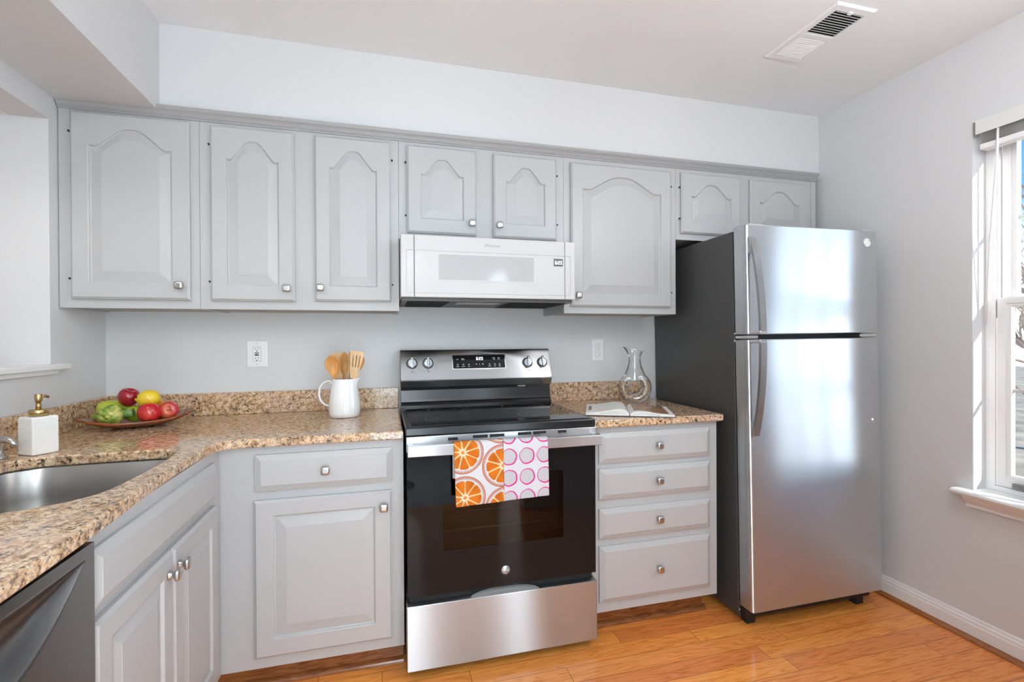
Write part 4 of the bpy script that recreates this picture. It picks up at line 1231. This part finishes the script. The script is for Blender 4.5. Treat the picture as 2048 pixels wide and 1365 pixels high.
# wooden dish: a boat-shaped leaf form with raised tips
DC, DA = Vector((0.222, -0.250)), math.radians(24.6)
DU, DV = Vector((math.cos(DA), math.sin(DA))), Vector((-math.sin(DA), math.cos(DA)))
def dish_pt(u, v, z): 
    p = DC + DU * u + DV * v; return (p.x, p.y, z)
m = MB()
N_ = 64
def dish_ring(f, z0, lift, off=0.0):
    L = []
    for i in range(N_):
        a = 2 * PI * i / N_
        c_, s_ = math.cos(a), math.sin(a)
        u = 0.182 * f * math.copysign(abs(c_) ** 0.92, c_); v = 0.098 * f * math.copysign(abs(s_) ** 1.12, s_)
        L.append(dish_pt(u, v, z0 + lift * abs(c_) ** 2.2 + off))
    return L
m.loops([dish_ring(0.30, ZC0 + 0.0005, 0), dish_ring(0.42, ZC0 + 0.0010, 0.000), dish_ring(0.72, ZC0 + 0.010, 0.008), dish_ring(0.96, ZC0 + 0.0185, 0.020), dish_ring(1.0, ZC0 + 0.0225, 0.022), dish_ring(1.0, ZC0 + 0.0275, 0.022), dish_ring(0.985, ZC0 + 0.0295, 0.022),
         dish_ring(0.955, ZC0 + 0.0275, 0.021), dish_ring(0.70, ZC0 + 0.0145, 0.008), dish_ring(0.40, ZC0 + 0.0075, 0.0), dish_ring(0.1, ZC0 + 0.0065, 0)], True, True, True)
o = obj('fruit_dish', m, DISH); tag(o, 'dark wooden boat-shaped dish of fruit in the counter corner', 'fruit dish')

def fruit_mat(name, stops, scale=6, rough=0.22, spot=None, streak=(1, 1, 1)):
    m_, nt, b = nmat(name); N, L = nt.nodes, nt.links
    tc = N.new('ShaderNodeTexCoord'); mp = N.new('ShaderNodeMapping'); mp.inputs['Scale'].default_value = streak
    L.new(tc.outputs['Object'], mp.inputs[0])
    n = N.new('ShaderNodeTexNoise'); n.inputs['Scale'].default_value = scale; n.inputs['Detail'].default_value = 5; L.new(mp.outputs[0], n.inputs['Vector'])
    r = N.new('ShaderNodeValToRGB'); e_ = r.color_ramp.elements
    e_[0].position, e_[0].color = stops[0][0], (*stops[0][1], 1); e_[1].position, e_[1].color = stops[-1][0], (*stops[-1][1], 1)
    for p, c_ in stops[1:-1]: q = e_.new(p); q.color = (*c_, 1)
    L.new(n.outputs['Fac'], r.inputs[0])
    col = r.outputs[0]
    if spot:
        v = N.new('ShaderNodeTexVoronoi'); v.inputs['Scale'].default_value = spot[0]; L.new(tc.outputs['Object'], v.inputs['Vector'])
        lt = N.new('ShaderNodeMath'); lt.operation = 'LESS_THAN'; lt.inputs[1].default_value = spot[1]; L.new(v.outputs['Distance'], lt.inputs[0])
        mx = N.new('ShaderNodeMix'); mx.data_type = 'RGBA'; L.new(lt.outputs[0], mx.inputs[0]); L.new(col, mx.inputs[6]); mx.inputs[7].default_value = (*spot[2], 1); col = mx.outputs[2]
    L.new(col, b.inputs['Base Color']); b.inputs['Roughness'].default_value = rough; b.inputs['Coat Weight'].default_value = 0.3
    return m_
REDF = fruit_mat('deep red skin', [(0.35, (0.42, 0.008, 0.020)), (0.6, (0.30, 0.006, 0.022)), (0.75, (0.40, 0.03, 0.02))], 9, spot=(130, 0.09, (0.55, 0.12, 0.08)))
REDA = fruit_mat('bright red apple skin', [(0.35, (0.62, 0.020, 0.030)), (0.55, (0.52, 0.012, 0.022)), (0.75, (0.66, 0.09, 0.06))], 7, spot=(120, 0.09, (0.72, 0.25, 0.18)))
REDB = fruit_mat('streaked red apple skin', [(0.35, (0.60, 0.035, 0.03)), (0.55, (0.50, 0.03, 0.03)), (0.72, (0.66, 0.20, 0.08))], 8, streak=(1, 1, 0.25))
YEL = fruit_mat('lemon skin', [(0.35, (0.74, 0.50, 0.012)), (0.6, (0.78, 0.58, 0.03)), (0.75, (0.74, 0.42, 0.008))], 9, 0.35)
GRN = fruit_mat('pear skin', [(0.35, (0.38, 0.47, 0.02)), (0.6, (0.46, 0.52, 0.04)), (0.75, (0.30, 0.40, 0.015))], 9, 0.3)
LIM = fruit_mat('green apple skin', [(0.35, (0.27, 0.38, 0.015)), (0.6, (0.34, 0.44, 0.02)), (0.75, (0.24, 0.33, 0.01))], 9, 0.25)
ORG = fruit_mat('orange skin', [(0.35, (0.75, 0.30, 0.03)), (0.75, (0.72, 0.24, 0.02))], 30, 0.4)
STEMM = pmat('fruit stem', (0.10, 0.055, 0.02), 0.7)
def place(c, axis, spin=0.0):
    """rotation that turns local +z to the given axis"""
    return Matrix.Translation(c) @ Vector((0, 0, 1)).rotation_difference(Vector(axis).normalized()).to_matrix().to_4x4() @ Matrix.Rotation(spin, 4, 'Z')
def apple(name, label, cat, c, r, h, axis, mat, dimple=True, stem=True, group='fruit in the wooden dish', taper=0.12):
    t = thing(name, label, cat, c, group)
    prof = []
    for i in range(25):
        a = -PI / 2 + PI * i / 24
        z = math.sin(a); q = math.cos(a)
        k = (1 + taper * z)
        dip = (0.26 * math.exp(-(q / 0.30) ** 2) if z > 0 else -0.16 * math.exp(-(q / 0.22) ** 2)) if dimple else 0
        prof.append((max(0.0, r * k * q ** 0.92), h * (z * 1.0 - dip)))
    m = MB(); m.lathe(prof, (0, 0, 0), 36, cap0=False, cap1=False)
    bmesh.ops.remove_doubles(m.bm, verts=m.bm.verts, dist=1e-5)
    M = place(c, axis)
    obj('skin', smooth_all(m.xform(M)), mat, t)
    if stem:
        m = MB(); m.tube([(0, 0, h * 0.70), (0.0015, 0, h * 0.86), (0.004, 0.001, h * 1.02)], [0.0014, 0.0013, 0.0018], 6)
        obj('stem', m.xform(M), STEMM, t)
    return t
apple('apple', 'dark red apple on top of the fruit, next to the lemon', 'apple', (0.181, -0.224, 1.0270), 0.0360, 0.0365, (0.35, -0.2, 1), REDF, stem=False)
apple('apple', 'bright red apple at the front of the wooden dish, under the lemon', 'apple', (0.276, -0.284, 0.9690), 0.0395, 0.0375, (-0.25, 0.55, 0.9), REDA, stem=False)
apple('apple', 'streaked red apple on its side with its stem hollow showing', 'apple', (0.326, -0.249, 0.9740), 0.0345, 0.034, (0.55, -0.85, 0.22), REDB)
apple('apple', 'green apple mostly hidden between the artichoke and the red apple', 'apple', (0.206, -0.232, 0.9625), 0.0350, 0.033, (-0.1, 0.2, 1), LIM, stem=False)
apple('orange', 'orange fruit peeking out behind the lemon', 'orange', (0.272, -0.192, 0.969), 0.040, 0.039, (0, 0.3, 1), ORG, dimple=False, stem=False, taper=0.0)
# lemon
t = thing('lemon', 'yellow lemon resting on top of the apples', 'lemon', (0.253, -0.243, 1.024), 'fruit in the wooden dish')
prof = [(0.0, -0.0440), (0.003, -0.0437), (0.0055, -0.0415), (0.0105, -0.0375), (0.0200, -0.0320), (0.0285, -0.0215), (0.0330, -0.0090), (0.0342, 0.003), (0.0326, 0.015), (0.0275, 0.026), (0.0195, 0.0335), (0.010, 0.0372), (0.0, 0.0385)]
m = MB(); m.lathe(prof, (0, 0, 0), 30, cap0=False, cap1=False); bmesh.ops.remove_doubles(m.bm, verts=m.bm.verts, dist=1e-5)
obj('peel', smooth_all(m.xform(place((0.2570, -0.244, 1.0225), (0.92, 0.35, 0.03)))), YEL, t)
m = MB(); m.sphere((0, 0, 0), 0.0042, 0.0042, 0.0025, 10, 6)
obj('stem_scar', m.xform(place((0.2570, -0.244, 1.0225), (0.92, 0.35, 0.03)) @ Matrix.Translation((-0.004, -0.012, -0.0365))), STEMM, t)
# pear lying behind the artichoke
t = thing('pear', 'yellow-green pear lying behind the artichoke', 'pear', (0.110, -0.215, 0.972), 'fruit in the wooden dish')
prof = [(0.0, -0.050), (0.012, -0.049), (0.026, -0.042), (0.034, -0.028), (0.036, -0.012), (0.034, 0.006), (0.029, 0.022), (0.0235, 0.038), (0.020, 0.050), (0.015, 0.058), (0.007, 0.062), (0.0, 0.0615)]
MP = place((0.122, -0.221, 0.9840), (0.90, 0.42, 0.08)) @ Matrix.Scale(0.95, 4)
m = MB(); m.lathe(prof, (0, 0, 0), 30, cap0=False, cap1=False); bmesh.ops.remove_doubles(m.bm, verts=m.bm.verts, dist=1e-5)
obj('skin', smooth_all(m.xform(MP)), GRN, t)
m = MB(); m.tube([(0, 0, 0.060), (0.002, 0, 0.070), (0.006, 0, 0.078)], 0.0016, 6); obj('stem', m.xform(MP), STEMM, t)
# artichoke: spirals of overlapping bracts on an ovoid core, stem end toward the bright apple
t = thing('artichoke', 'green artichoke lying on its side at the front of the dish', 'artichoke', (0.155, -0.300, 0.965), 'fruit in the wooden dish')
AX = Vector((0.160, -0.290, 0.9690)); AD = Vector((-0.98, -0.10, -0.06))
MA = place(AX, AD) @ Matrix.Diagonal((0.96, 0.96, 0.86, 1))
m = MB()
def core_r(z): 
    q = (z + 0.048) / 0.118
    return 0.036 * max(0.0, math.sin(PI * min(1, max(0, q)) ** 0.80)) ** 0.75
m.lathe([(max(0.0005, core_r(-0.048 + 0.118 * i / 16) * 0.86), -0.048 + 0.118 * i / 16) for i in range(17)], (0, 0, 0), 24)
rows_ = [(-0.036, 7), (-0.024, 8), (-0.010, 8), (0.004, 8), (0.018, 7), (0.032, 6), (0.046, 5), (0.056, 4)]
for ri, (z0, nb) in enumerate(rows_):
    L_ = 0.036 - 0.0018 * ri; W2 = 0.0165 - 0.0011 * ri
    for k in range(nb):
        a = 2 * PI * (k + 0.5 * (ri % 2)) / nb
        ca, sa = math.cos(a), math.sin(a)
        rowsv = []
        for i in range(7):
            s_ = i / 6
            zz = z0 + L_ * s_
            w = W2 * (math.sin(PI * (0.18 + 0.82 * s_) ** 0.8) ** 0.75 if s_ < 1 else 0.0) + 0.0006
            rr = core_r(min(0.069, zz)) * 0.88 + 0.004 + 0.0025 * math.sin(PI * s_) + 0.0062 * s_ ** 1.5 * (1 if ri < 6 else 0.4)
            rw = []
            for j in range(7):
                v_ = -1 + j / 3
                off = rr - 0.0050 * v_ * v_ - (0.0012 if abs(v_) == 1 else 0)
                rw.append((ca * off - sa * v_ * w, sa * off + ca * v_ * w, zz))
            rowsv.append(rw)
        back = [[(p[0] - ca * 0.0016, p[1] - sa * 0.0016, p[2]) for p in rw] for rw in rowsv]
        LS = [rw + bk[::-1] for rw, bk in zip(rowsv, back)]
        m.loops(LS, True, True, True)
ART = fruit_mat('artichoke green', [(0.34, (0.14, 0.27, 0.035)), (0.48, (0.30, 0.40, 0.06)), (0.62, (0.55, 0.53, 0.16))], 34, 0.45)
obj('bracts', m.xform(MA), ART, t)
m = MB(); m.tube([(0, 0, -0.040), (0, 0, -0.058), (0.001, 0, -0.074)], [0.017, 0.0165, 0.018], 14)
obj('stem', m.xform(MA), fruit_mat('artichoke stem', [(0.35, (0.10, 0.24, 0.06)), (0.7, (0.20, 0.34, 0.10))], 40, 0.5), t)

# soap bottle
SB = Vector((0.154, -0.687, 0.9145)); SA = math.radians(-31.5)
MS = Matrix.Translation(SB) @ Matrix.Rotation(SA, 4, 'Z')
t = thing('soap_dispenser', 'square white embossed soap bottle with a brass pump beside the sink', 'soap dispenser', tuple(SB))
m = MB()
def rsq(h, z, r=0.006, n=5):
    L = []
    for qx, qy, a0 in ((1, 1, 0), (-1, 1, 90), (-1, -1, 180), (1, -1, 270)):
        for i in range(n):
            a = math.radians(a0 + 90 * i / (n - 1))
            L.append((qx * (h - r) + r * math.cos(a), qy * (h - r) + r * math.sin(a), z))
    return L
m.loops([rsq(0.0315, 0.0005), rsq(0.0335, 0.0025), rsq(0.0335, 0.1085), rsq(0.0318, 0.1115), rsq(0.012, 0.1125, 0.005)])
# embossed studs on the faces
for fa in range(4):
    R_ = Matrix.Rotation(fa * PI / 2, 4, 'Z')
    for j in range(16):
        for i in range(9):
            x = -0.0285 + (i + 0.5 * (j % 2)) * 0.0067
            if abs(x) > 0.0295: continue
            z = 0.0075 + j * 0.0064
            n = 6
            base_ = [R_ @ Vector((x + 0.0031 * math.cos(2 * PI * k / n), -0.0334, z + 0.0031 * math.sin(2 * PI * k / n))) for k in range(n)]
            tp = [R_ @ Vector((x + 0.0013 * math.cos(2 * PI * k / n), -0.0343, z + 0.0013 * math.sin(2 * PI * k / n))) for k in range(n)]
            V = m.faces([tuple(p) for p in base_ + tp], [(k, (k + 1) % n, n + (k + 1) % n, n + k) for k in range(n)] + [tuple(range(n, 2 * n))], True)
obj('bottle', m.xform(MS), BISQUE, t)
m = MB(); m.lathe([(0.0205, 0.1127), (0.0225, 0.1135), (0.0225, 0.130), (0.021, 0.1318), (0.009, 0.1322)], (0, 0, 0), 32)
pc = obj('pump_collar', m.xform(MS), BRASS, t)
m = MB(); m.lathe([(0.0068, 0.1324), (0.0068, 0.150), (0.0062, 0.1502), (0.0062, 0.156)], (0, 0, 0), 20)
obj('pump_stem', m.xform(MS), BRASS, pc)
m = MB(); m.lathe([(0.0085, 0.1562), (0.0092, 0.158), (0.0092, 0.176), (0.0085, 0.178), (0, 0.1782)], (0, 0, 0), 24)
m.tube([(0.0, 0.004, 0.169), (-0.006, 0.020, 0.1695), (-0.010, 0.030, 0.166)], [0.0052, 0.0046, 0.0042], 12)
obj('pump_head', m.xform(MS), BRASS, pc)
# deck-mounted nickel spout at the sink edge
t = thing('sink_soap_pump', 'small brushed nickel deck pump with a curved spout behind the sink', 'soap pump', (0.086, -0.738, ZC0))
m = MB(); m.lathe([(0.0215, 0.0005), (0.0215, 0.003), (0.0165, 0.008), (0.0135, 0.014), (0.0125, 0.020), (0.0120, 0.034), (0.0145, 0.038), (0.0150, 0.044), (0.0150, 0.052), (0.0120, 0.058), (0.0, 0.060)], (0.086, -0.738, ZC0), 28)
obj('body', m, NICKEL, t)
m = MB(); m.tube([(0.086 + 0.967 * q, -0.738 - 0.256 * q, ZC0 + zz) for q, zz in ((0.0, 0.048), (0.012, 0.055), (0.028, 0.055), (0.042, 0.048), (0.052, 0.036))], [0.0115, 0.0105, 0.009, 0.0078, 0.0070], 14)
obj('spout', m, NICKEL, t)

# white pitcher with wooden utensils
JC = Vector((0.990, -0.221, ZC0))
LAT = Vector((0.9666, -0.2563, 0)).normalized()
JA = math.atan2(LAT.y, LAT.x)
MJ = Matrix.Translation(JC) @ Matrix.Rotation(JA, 4, 'Z')
t = thing('pitcher', 'white ceramic pitcher holding wooden utensils by the backsplash', 'pitcher', tuple(JC))
prof = [(0.058, 0.0005), (0.0625, 0.003), (0.0655, 0.020), (0.0665, 0.045), (0.0645, 0.075), (0.0600, 0.105), (0.0555, 0.130), (0.0530, 0.150), (0.0530, 0.160), (0.0545, 0.166)]
inn = [(0.0510, 0.1655), (0.0495, 0.150), (0.0520, 0.125), (0.058, 0.09), (0.060, 0.045), (0.055, 0.012), (0.0, 0.010)]
m = MB(); LS = []
nn = 48
for r, z in prof + inn:
    l = []
    for i in range(nn):
        a = 2 * PI * i / nn
        d = (a + PI) % (2 * PI) - PI
        sp = math.exp(-(d / 0.30) ** 2) * max(0, min(1, (z - 0.125) / 0.04)) ** 1.5
        l.append(((r + 0.017 * sp) * math.cos(a), (r + 0.0 * sp) * math.sin(a), z + 0.004 * sp))
    LS.append(l)
m.loops(LS, True, False, True); bmesh.ops.remove_doubles(m.bm, verts=m.bm.verts, dist=1e-5)
obj('body', m.xform(MJ), CERAM, t)
m = MB()
hp = []
for i in range(19):
    a = math.radians(52 + (268 - 52) * i / 18)
    hp.append((-0.066 + 0.046 * math.cos(a) * (1.0 if a < PI else 1.0), 0, 0.098 + 0.052 * math.sin(a) + (0.006 if a < PI else 0)))
hp = [(-0.052, 0, 0.139)] + [p for p in hp if p[0] < -0.060] + [(-0.060, 0, 0.046)]
m.tube(hp, 0.0058, 12, flat=(1.15, 0.8))
obj('handle', m.xform(MJ), CERAM, t)
def utensil(name, label, base, tip, up_face, head, mat):
    """handle from base to neck, head built in a local frame: u across, v along the handle, n toward the viewer"""
    B, T = Vector(base), Vector(tip)
    v = (T - B).normalized(); n = Vector(up_face); n = (n - v * n.dot(v)).normalized(); u = v.cross(n) * -1
    M = Matrix((u, v, n)).transposed().to_4x4(); M.translation = B
    o_ = thing(name, label, name.split('_')[-1], tuple(B), 'wooden utensils in the pitcher')
    L_ = (T - B).length
    hl = head['len']
    m = MB(); m.tube([(0, 0, 0), (0, (L_ - hl) * 0.5, 0), (0, L_ - hl - 0.004, -0.001), (0, L_ - hl + 0.016, -0.004)], [0.0042, 0.0050, 0.0056, 0.0030], 10)
    obj('handle', m.xform(M), mat, o_)
    m = MB()
    if head['kind'] == 'spoon':
        LS = []
        NR, NS = 12, 14
        w, dpt, th = head['w'] / 2, head.get('depth', 0.010), 0.0035
        front, back = [], []
        for i in range(NS + 1):
            s_ = i / NS
            wid = w * max(0.06, math.sin(PI * (0.05 + 0.945 * s_) ** 1.5)) ** 0.66 if s_ > 0 else 0.006
            if s_ < 0.12: wid = 0.006 + (wid - 0.006) * (s_ / 0.12) ** 1.5
            fr_, bk = [], []
            for j in range(NR + 1):
                q = -1 + 2 * j / NR
                d = -dpt * (1 - q * q) * math.sin(PI * min(1, s_ * 1.02)) 
                fr_.append((wid * q, L_ - hl + hl * s_, d + 0.002)); bk.append((wid * q * 1.0, L_ - hl + hl * s_, d - th + 0.002))
            LS.append(fr_ + bk[::-1])
        m.loops(LS, True, True, True)
    else:
        w0, w1, th = head['w'] / 2 * 0.45, head['w'] / 2, 0.0026
        def P(s_):
            k = s_ ** 0.7
            return w0 + (w1 - w0) * k
        NS = 12
        strips = head.get('slots', 0)
        # outline as columns so that slots stay open
        ncol = strips * 2 + 1
        edges = [-1 + 2 * i / ncol for i in range(ncol + 1)]
        if strips:
            wslot, wbar = 0.16, (2 - 0.16 * strips) / (strips + 1)
            edges = [-1]
            for i in range(ncol): edges.append(edges[-1] + (wslot if i % 2 else wbar))
        s0, s1 = 0.42, 0.88
        def sheet(e0, e1, a, b_, n=6):
            LS = []
            for i in range(n + 1):
                s_ = a + (b_ - a) * i / n
                W_ = P(s_); y = L_ - hl + hl * s_
                bend = -0.010 * s_ * s_
                top = 0.004 * (1 - ((e0 + e1) / 2) ** 2) if s_ == 1 else 0
                LS.append([(W_ * e0, y + top, bend - th), (W_ * e1, y + top, bend - th), (W_ * e1, y + top, bend + th), (W_ * e0, y + top, bend + th)])
            m.loops(LS)
        if not strips: sheet(-1, 1, 0, 1, 12)
        else:
            sheet(-1, 1, 0, s0)
            for i in range(0, ncol, 2): sheet(edges[i], edges[i + 1], s0, s1)
            sheet(-1, 1, s1, 1, 2)
        bmesh.ops.remove_doubles(m.bm, verts=m.bm.verts, dist=1e-6)
    obj('head', m.xform(M), mat, o_)
VIEW = Vector((0.05, -1, 0.12))
jz = ZC0 + 0.013
utensil('wooden_spoon', 'round wooden spoon leaning out over the pitcher handle', (0.974, -0.232, jz), (0.938, -0.25, 1.186), VIEW + Vector((-0.1, 0, 0)), dict(kind='spoon', len=0.105, w=0.064, depth=0.017), UTENS)
utensil('wooden_spatula', 'flat-ended wooden spatula standing behind the round spoon', (0.976, -0.211, jz), (0.962, -0.172, 1.19), VIEW, dict(kind='flat', len=0.115, w=0.048), UTENS2)
utensil('wooden_spoon', 'reddish wooden spoon upright at the middle of the pitcher', (0.988, -0.206, jz), (0.988, -0.196, 1.196), VIEW + Vector((0.5, 0, 0)), dict(kind='spoon', len=0.110, w=0.050, depth=0.010), UTENS)
utensil('wooden_fork', 'narrow wooden utensil turned edge-on beside the slotted turner', (0.999, -0.219, jz), (1.013, -0.226, 1.197), VIEW + Vector((-1.6, 0, 0)), dict(kind='spoon', len=0.115, w=0.034, depth=0.005), UTENS2)
utensil('slotted_turner', 'slotted wooden turner leaning toward the range', (1.006, -0.236, jz), (1.046, -0.246, 1.196), VIEW + Vector((0.15, 0, 0)), dict(kind='flat', len=0.115, w=0.058, slots=3), UTENS2)
utensil('wooden_spoon', 'wooden spoon tucked behind the slotted turner', (0.985, -0.188, jz), (1.056, -0.2, 1.19), VIEW + Vector((0.2, 0, 0)), dict(kind='spoon', len=0.105, w=0.056, depth=0.010), UTENS)

# ------------------------------------------------------------------ open book and glass carafe
BA = math.radians(-24.6)
BC = Vector((2.232, -0.466, ZC0))
MBK = Matrix.Translation(BC) @ Matrix.Rotation(BA, 4, 'Z')
t = thing('open_book', 'open hardcover cookbook lying on the short granite counter', 'book', tuple(BC))
PWD, PH = 0.185, 0.262
m = MB()
for sx in (-1, 1): m.box(min(sx * 0.006, sx * (PWD + 0.006)), max(sx * 0.006, sx * (PWD + 0.006)), -PH / 2 - 0.003, PH / 2 + 0.003, 0.0005, 0.0030)
m.box(-0.0075, 0.0075, -PH / 2 - 0.003, PH / 2 + 0.003, 0.0003, 0.0022)
obj('cover', m.xform(MBK), pmat('navy book board', (0.03, 0.03, 0.045), 0.5), t)
def page_block(sx, thick, crown):
    def top(q):     # q 0 at the spine, 1 at the fore edge
        return 0.0032 + thick * (1 - 0.30 * q) + crown * math.sin(PI * min(1, q * 1.25 + 0.06)) * math.exp(-2.0 * q) - (thick * 0.9) * math.exp(-(q / 0.05) ** 1.5) * 0.8
    NQ = 28
    prof_ = [(sx * (0.002 + PWD * i / NQ), top(i / NQ)) for i in range(NQ + 1)]
    prof_ += [(sx * (0.002 + PWD), 0.0032), (sx * 0.002, 0.0032)]
    return prof_, top
PAPER = pmat('book paper edge', (0.80, 0.79, 0.76), 0.6)
for sx, th, cr in ((-1, 0.017, 0.020), (1, 0.010, 0.018)):
    pr, top = page_block(sx, th, cr)
    m = MB(); m.loops([[(x, yy, z) for x, z in pr] for yy in (-PH / 2, PH / 2)], True, True, False)
    blk = obj('page_block', m.xform(MBK), PAPER, t)
    # lines of loose leaves lifting near the spine
    for lv in (0.45, 0.72):
        m = MB(); NQ = 20; rows_ = []
        for i in range(NQ + 1):
            q = 0.06 + 0.62 * i / NQ
            rows_.append([(sx * (0.002 + PWD * q), -PH / 2 - 0.0004, 0.0032 + (top(q) - 0.0032) * lv - 0.0005), (sx * (0.002 + PWD * q), -PH / 2 - 0.0004, 0.0032 + (top(q) - 0.0032) * lv + 0.0005 * math.sin(PI * i / NQ))])
        m.loops(rows_, False, False, False, closed=False); obj('page_gap', m.xform(MBK), PRINT, blk)
    # printed matter on the top page
    def patch(n, q0, q1, y0, y1, mat):
        m = MB(); rows_ = []
        for i in range(15):
            q = q0 + (q1 - q0) * i / 14
            rows_.append([(sx * (0.002 + PWD * q), y0, top(q) + 0.0004), (sx * (0.002 + PWD * q), y1, top(q) + 0.0004)])
        m.loops(rows_, False, False, True, closed=False); obj(n, m.xform(MBK), mat, blk)
    if sx > 0:
        foodm = fruit_mat('printed food photo', [(0.32, (0.10, 0.035, 0.012)), (0.48, (0.34, 0.13, 0.045)), (0.56, (0.55, 0.36, 0.20)), (0.66, (0.20, 0.07, 0.02))], 24, 0.35, streak=(1, 2.2, 1))
        patch('photo', 0.10, 0.90, -PH / 2 + 0.03, PH / 2 - 0.004, foodm)
    else:
        patch('photo', 0.86, 0.94, -PH / 2 + 0.06, PH / 2 - 0.07, pmat('brown print', (0.28, 0.21, 0.13), 0.5))
# carafe with a ring-shaped body
VC = Vector((2.402, -0.228, ZC0))
t = thing('glass_carafe', 'clear glass carafe with a ring-shaped body standing behind the book', 'carafe', tuple(VC))
bm = bmesh.new()
NT, NM = 48, 20
Rz = 0.0845
vs = []
for i in range(NT):
    a = 2 * PI * i / NT
    vs.append([bm.verts.new(((0.0575 + 0.0265 * math.cos(2 * PI * j / NM)) * math.cos(a), 0.034 * math.sin(2 * PI * j / NM), Rz + (0.0575 + 0.0265 * math.cos(2 * PI * j / NM)) * math.sin(a))) for j in range(NM)])
for i in range(NT):
    for j in range(NM):
        bm.faces.new((vs[i][j], vs[(i + 1) % NT][j], vs[(i + 1) % NT][(j + 1) % NM], vs[i][(j + 1) % NM]))
nk = [(0.060, 0.036, 0.118), (0.058, 0.036, 0.138), (0.050, 0.034, 0.158), (0.040, 0.031, 0.180), (0.0325, 0.0285, 0.205), (0.0300, 0.0275, 0.228), (0.0315, 0.0290, 0.250), (0.0370, 0.0330, 0.268), (0.0440, 0.0370, 0.280), (0.0460, 0.0380, 0.284)]
LS = []
for i, (rx, ry, z) in enumerate(nk):
    k = max(0.0, (z - 0.235) / 0.05)
    l = []
    for j in range(32):
        a = 2 * PI * j / 32
        lip = -math.cos(a)
        l.append(bm.verts.new((rx * math.cos(a) - 0.016 * k * max(0, lip) ** 2, ry * math.sin(a), z + 0.012 * k * lip)))
    LS.append(l)
for a_, b_ in zip(LS, LS[1:]):
    for j in range(32): bm.faces.new((a_[j], a_[(j + 1) % 32], b_[(j + 1) % 32], b_[j]))
bm.faces.new(LS[0][::-1]); bm.faces.new(LS[-1])
bmesh.ops.recalc_face_normals(bm, faces=bm.faces)
me = bpy.data.meshes.new('tmp'); bm.to_mesh(me); bm.free()
tmp = bpy.data.objects.new('tmp', me); COL.objects.link(tmp)
md_ = tmp.modifiers.new('r', 'REMESH'); md_.mode = 'VOXEL'; md_.voxel_size = 0.0032
ms_ = tmp.modifiers.new('s', 'SMOOTH'); ms_.factor = 0.5; ms_.iterations = 6
me2 = bpy.data.meshes.new_from_object(tmp.evaluated_get(bpy.context.evaluated_depsgraph_get()))
bpy.data.objects.remove(tmp)
m = MB(); tb_ = bmesh.new(); tb_.from_mesh(me2)
for f in list(tb_.faces):
    c_ = f.calc_center_median()
    if f.normal.z > 0.75 and c_.z > 0.262 and abs(c_.x) < 0.055: tb_.faces.remove(f)
m.add(tb_, Matrix.Translation(VC) @ Matrix.Rotation(math.radians(-24), 4, 'Z') @ Matrix.Translation((0, 0, 0.0265 - Rz + 0.0575 + 0.0008)))
obj('body', smooth_all(m), GLASS, t)

# ------------------------------------------------------------------ outside the window
GRASS = pmat('winter lawn', (0.33, 0.28, 0.20), 0.9, var=0.4, vscale=1.2)
m = MB(); m.box(3.9, 60, -40, 40, -1.65, -1.6)
tag(obj('ground', m, GRASS), kind='structure')
BARK = pmat('bare tree bark', (0.16, 0.12, 0.10), 0.9, var=0.4, vscale=8)
def tree(label, base, h, seed, n1=11):
    rr = random.Random(seed)
    t = thing('bare_tree', label, 'tree', base, 'bare trees beyond the window')
    m = MB(); B = Vector(base)
    tops = [B + Vector((0.02 * math.sin(i), 0.06 * math.sin(i * 1.7), h * i / 8)) for i in range(9)]
    m.tube([tuple(p) for p in tops], [0.17 * (1 - 0.10 * i) for i in range(9)], 10)
    obj('trunk', m, BARK, t)
    m = MB()
    def branch(p, d, L, r, lev):
        pts = [p]; dd = d.copy()
        for i in range(4):
            dd = (dd + Vector((rr.uniform(-.25, .25), rr.uniform(-.25, .25), rr.uniform(-.05, .25)))).normalized()
            pts.append(pts[-1] + dd * L / 4)
        m.tube([tuple(q) for q in pts], [r, r * .8, r * .62, r * .45, r * .25], 5)
        if lev > 0:
            for k in range(4):
                q = pts[1 + k % 4]
                branch(q, (dd + Vector((rr.uniform(-1, 1), rr.uniform(-1, 1), rr.uniform(-.2, .8)))).normalized(), L * 0.55, r * 0.45, lev - 1)
    for k in range(n1):
        q = tops[2 + k % 6]
        a = rr.uniform(0, 2 * PI)
        branch(q, Vector((math.cos(a), math.sin(a), 0.5)).normalized(), rr.uniform(1.6, 2.6), 0.05, 2)
    obj('branches', m, BARK, t)
tree('bare winter tree seen through the edge of the window', (11.6, 2.72, -1.6), 6.5, 4, 18)
tree('bare winter tree standing farther off past the window', (17.0, 5.5, -1.6), 8.0, 9, 16)
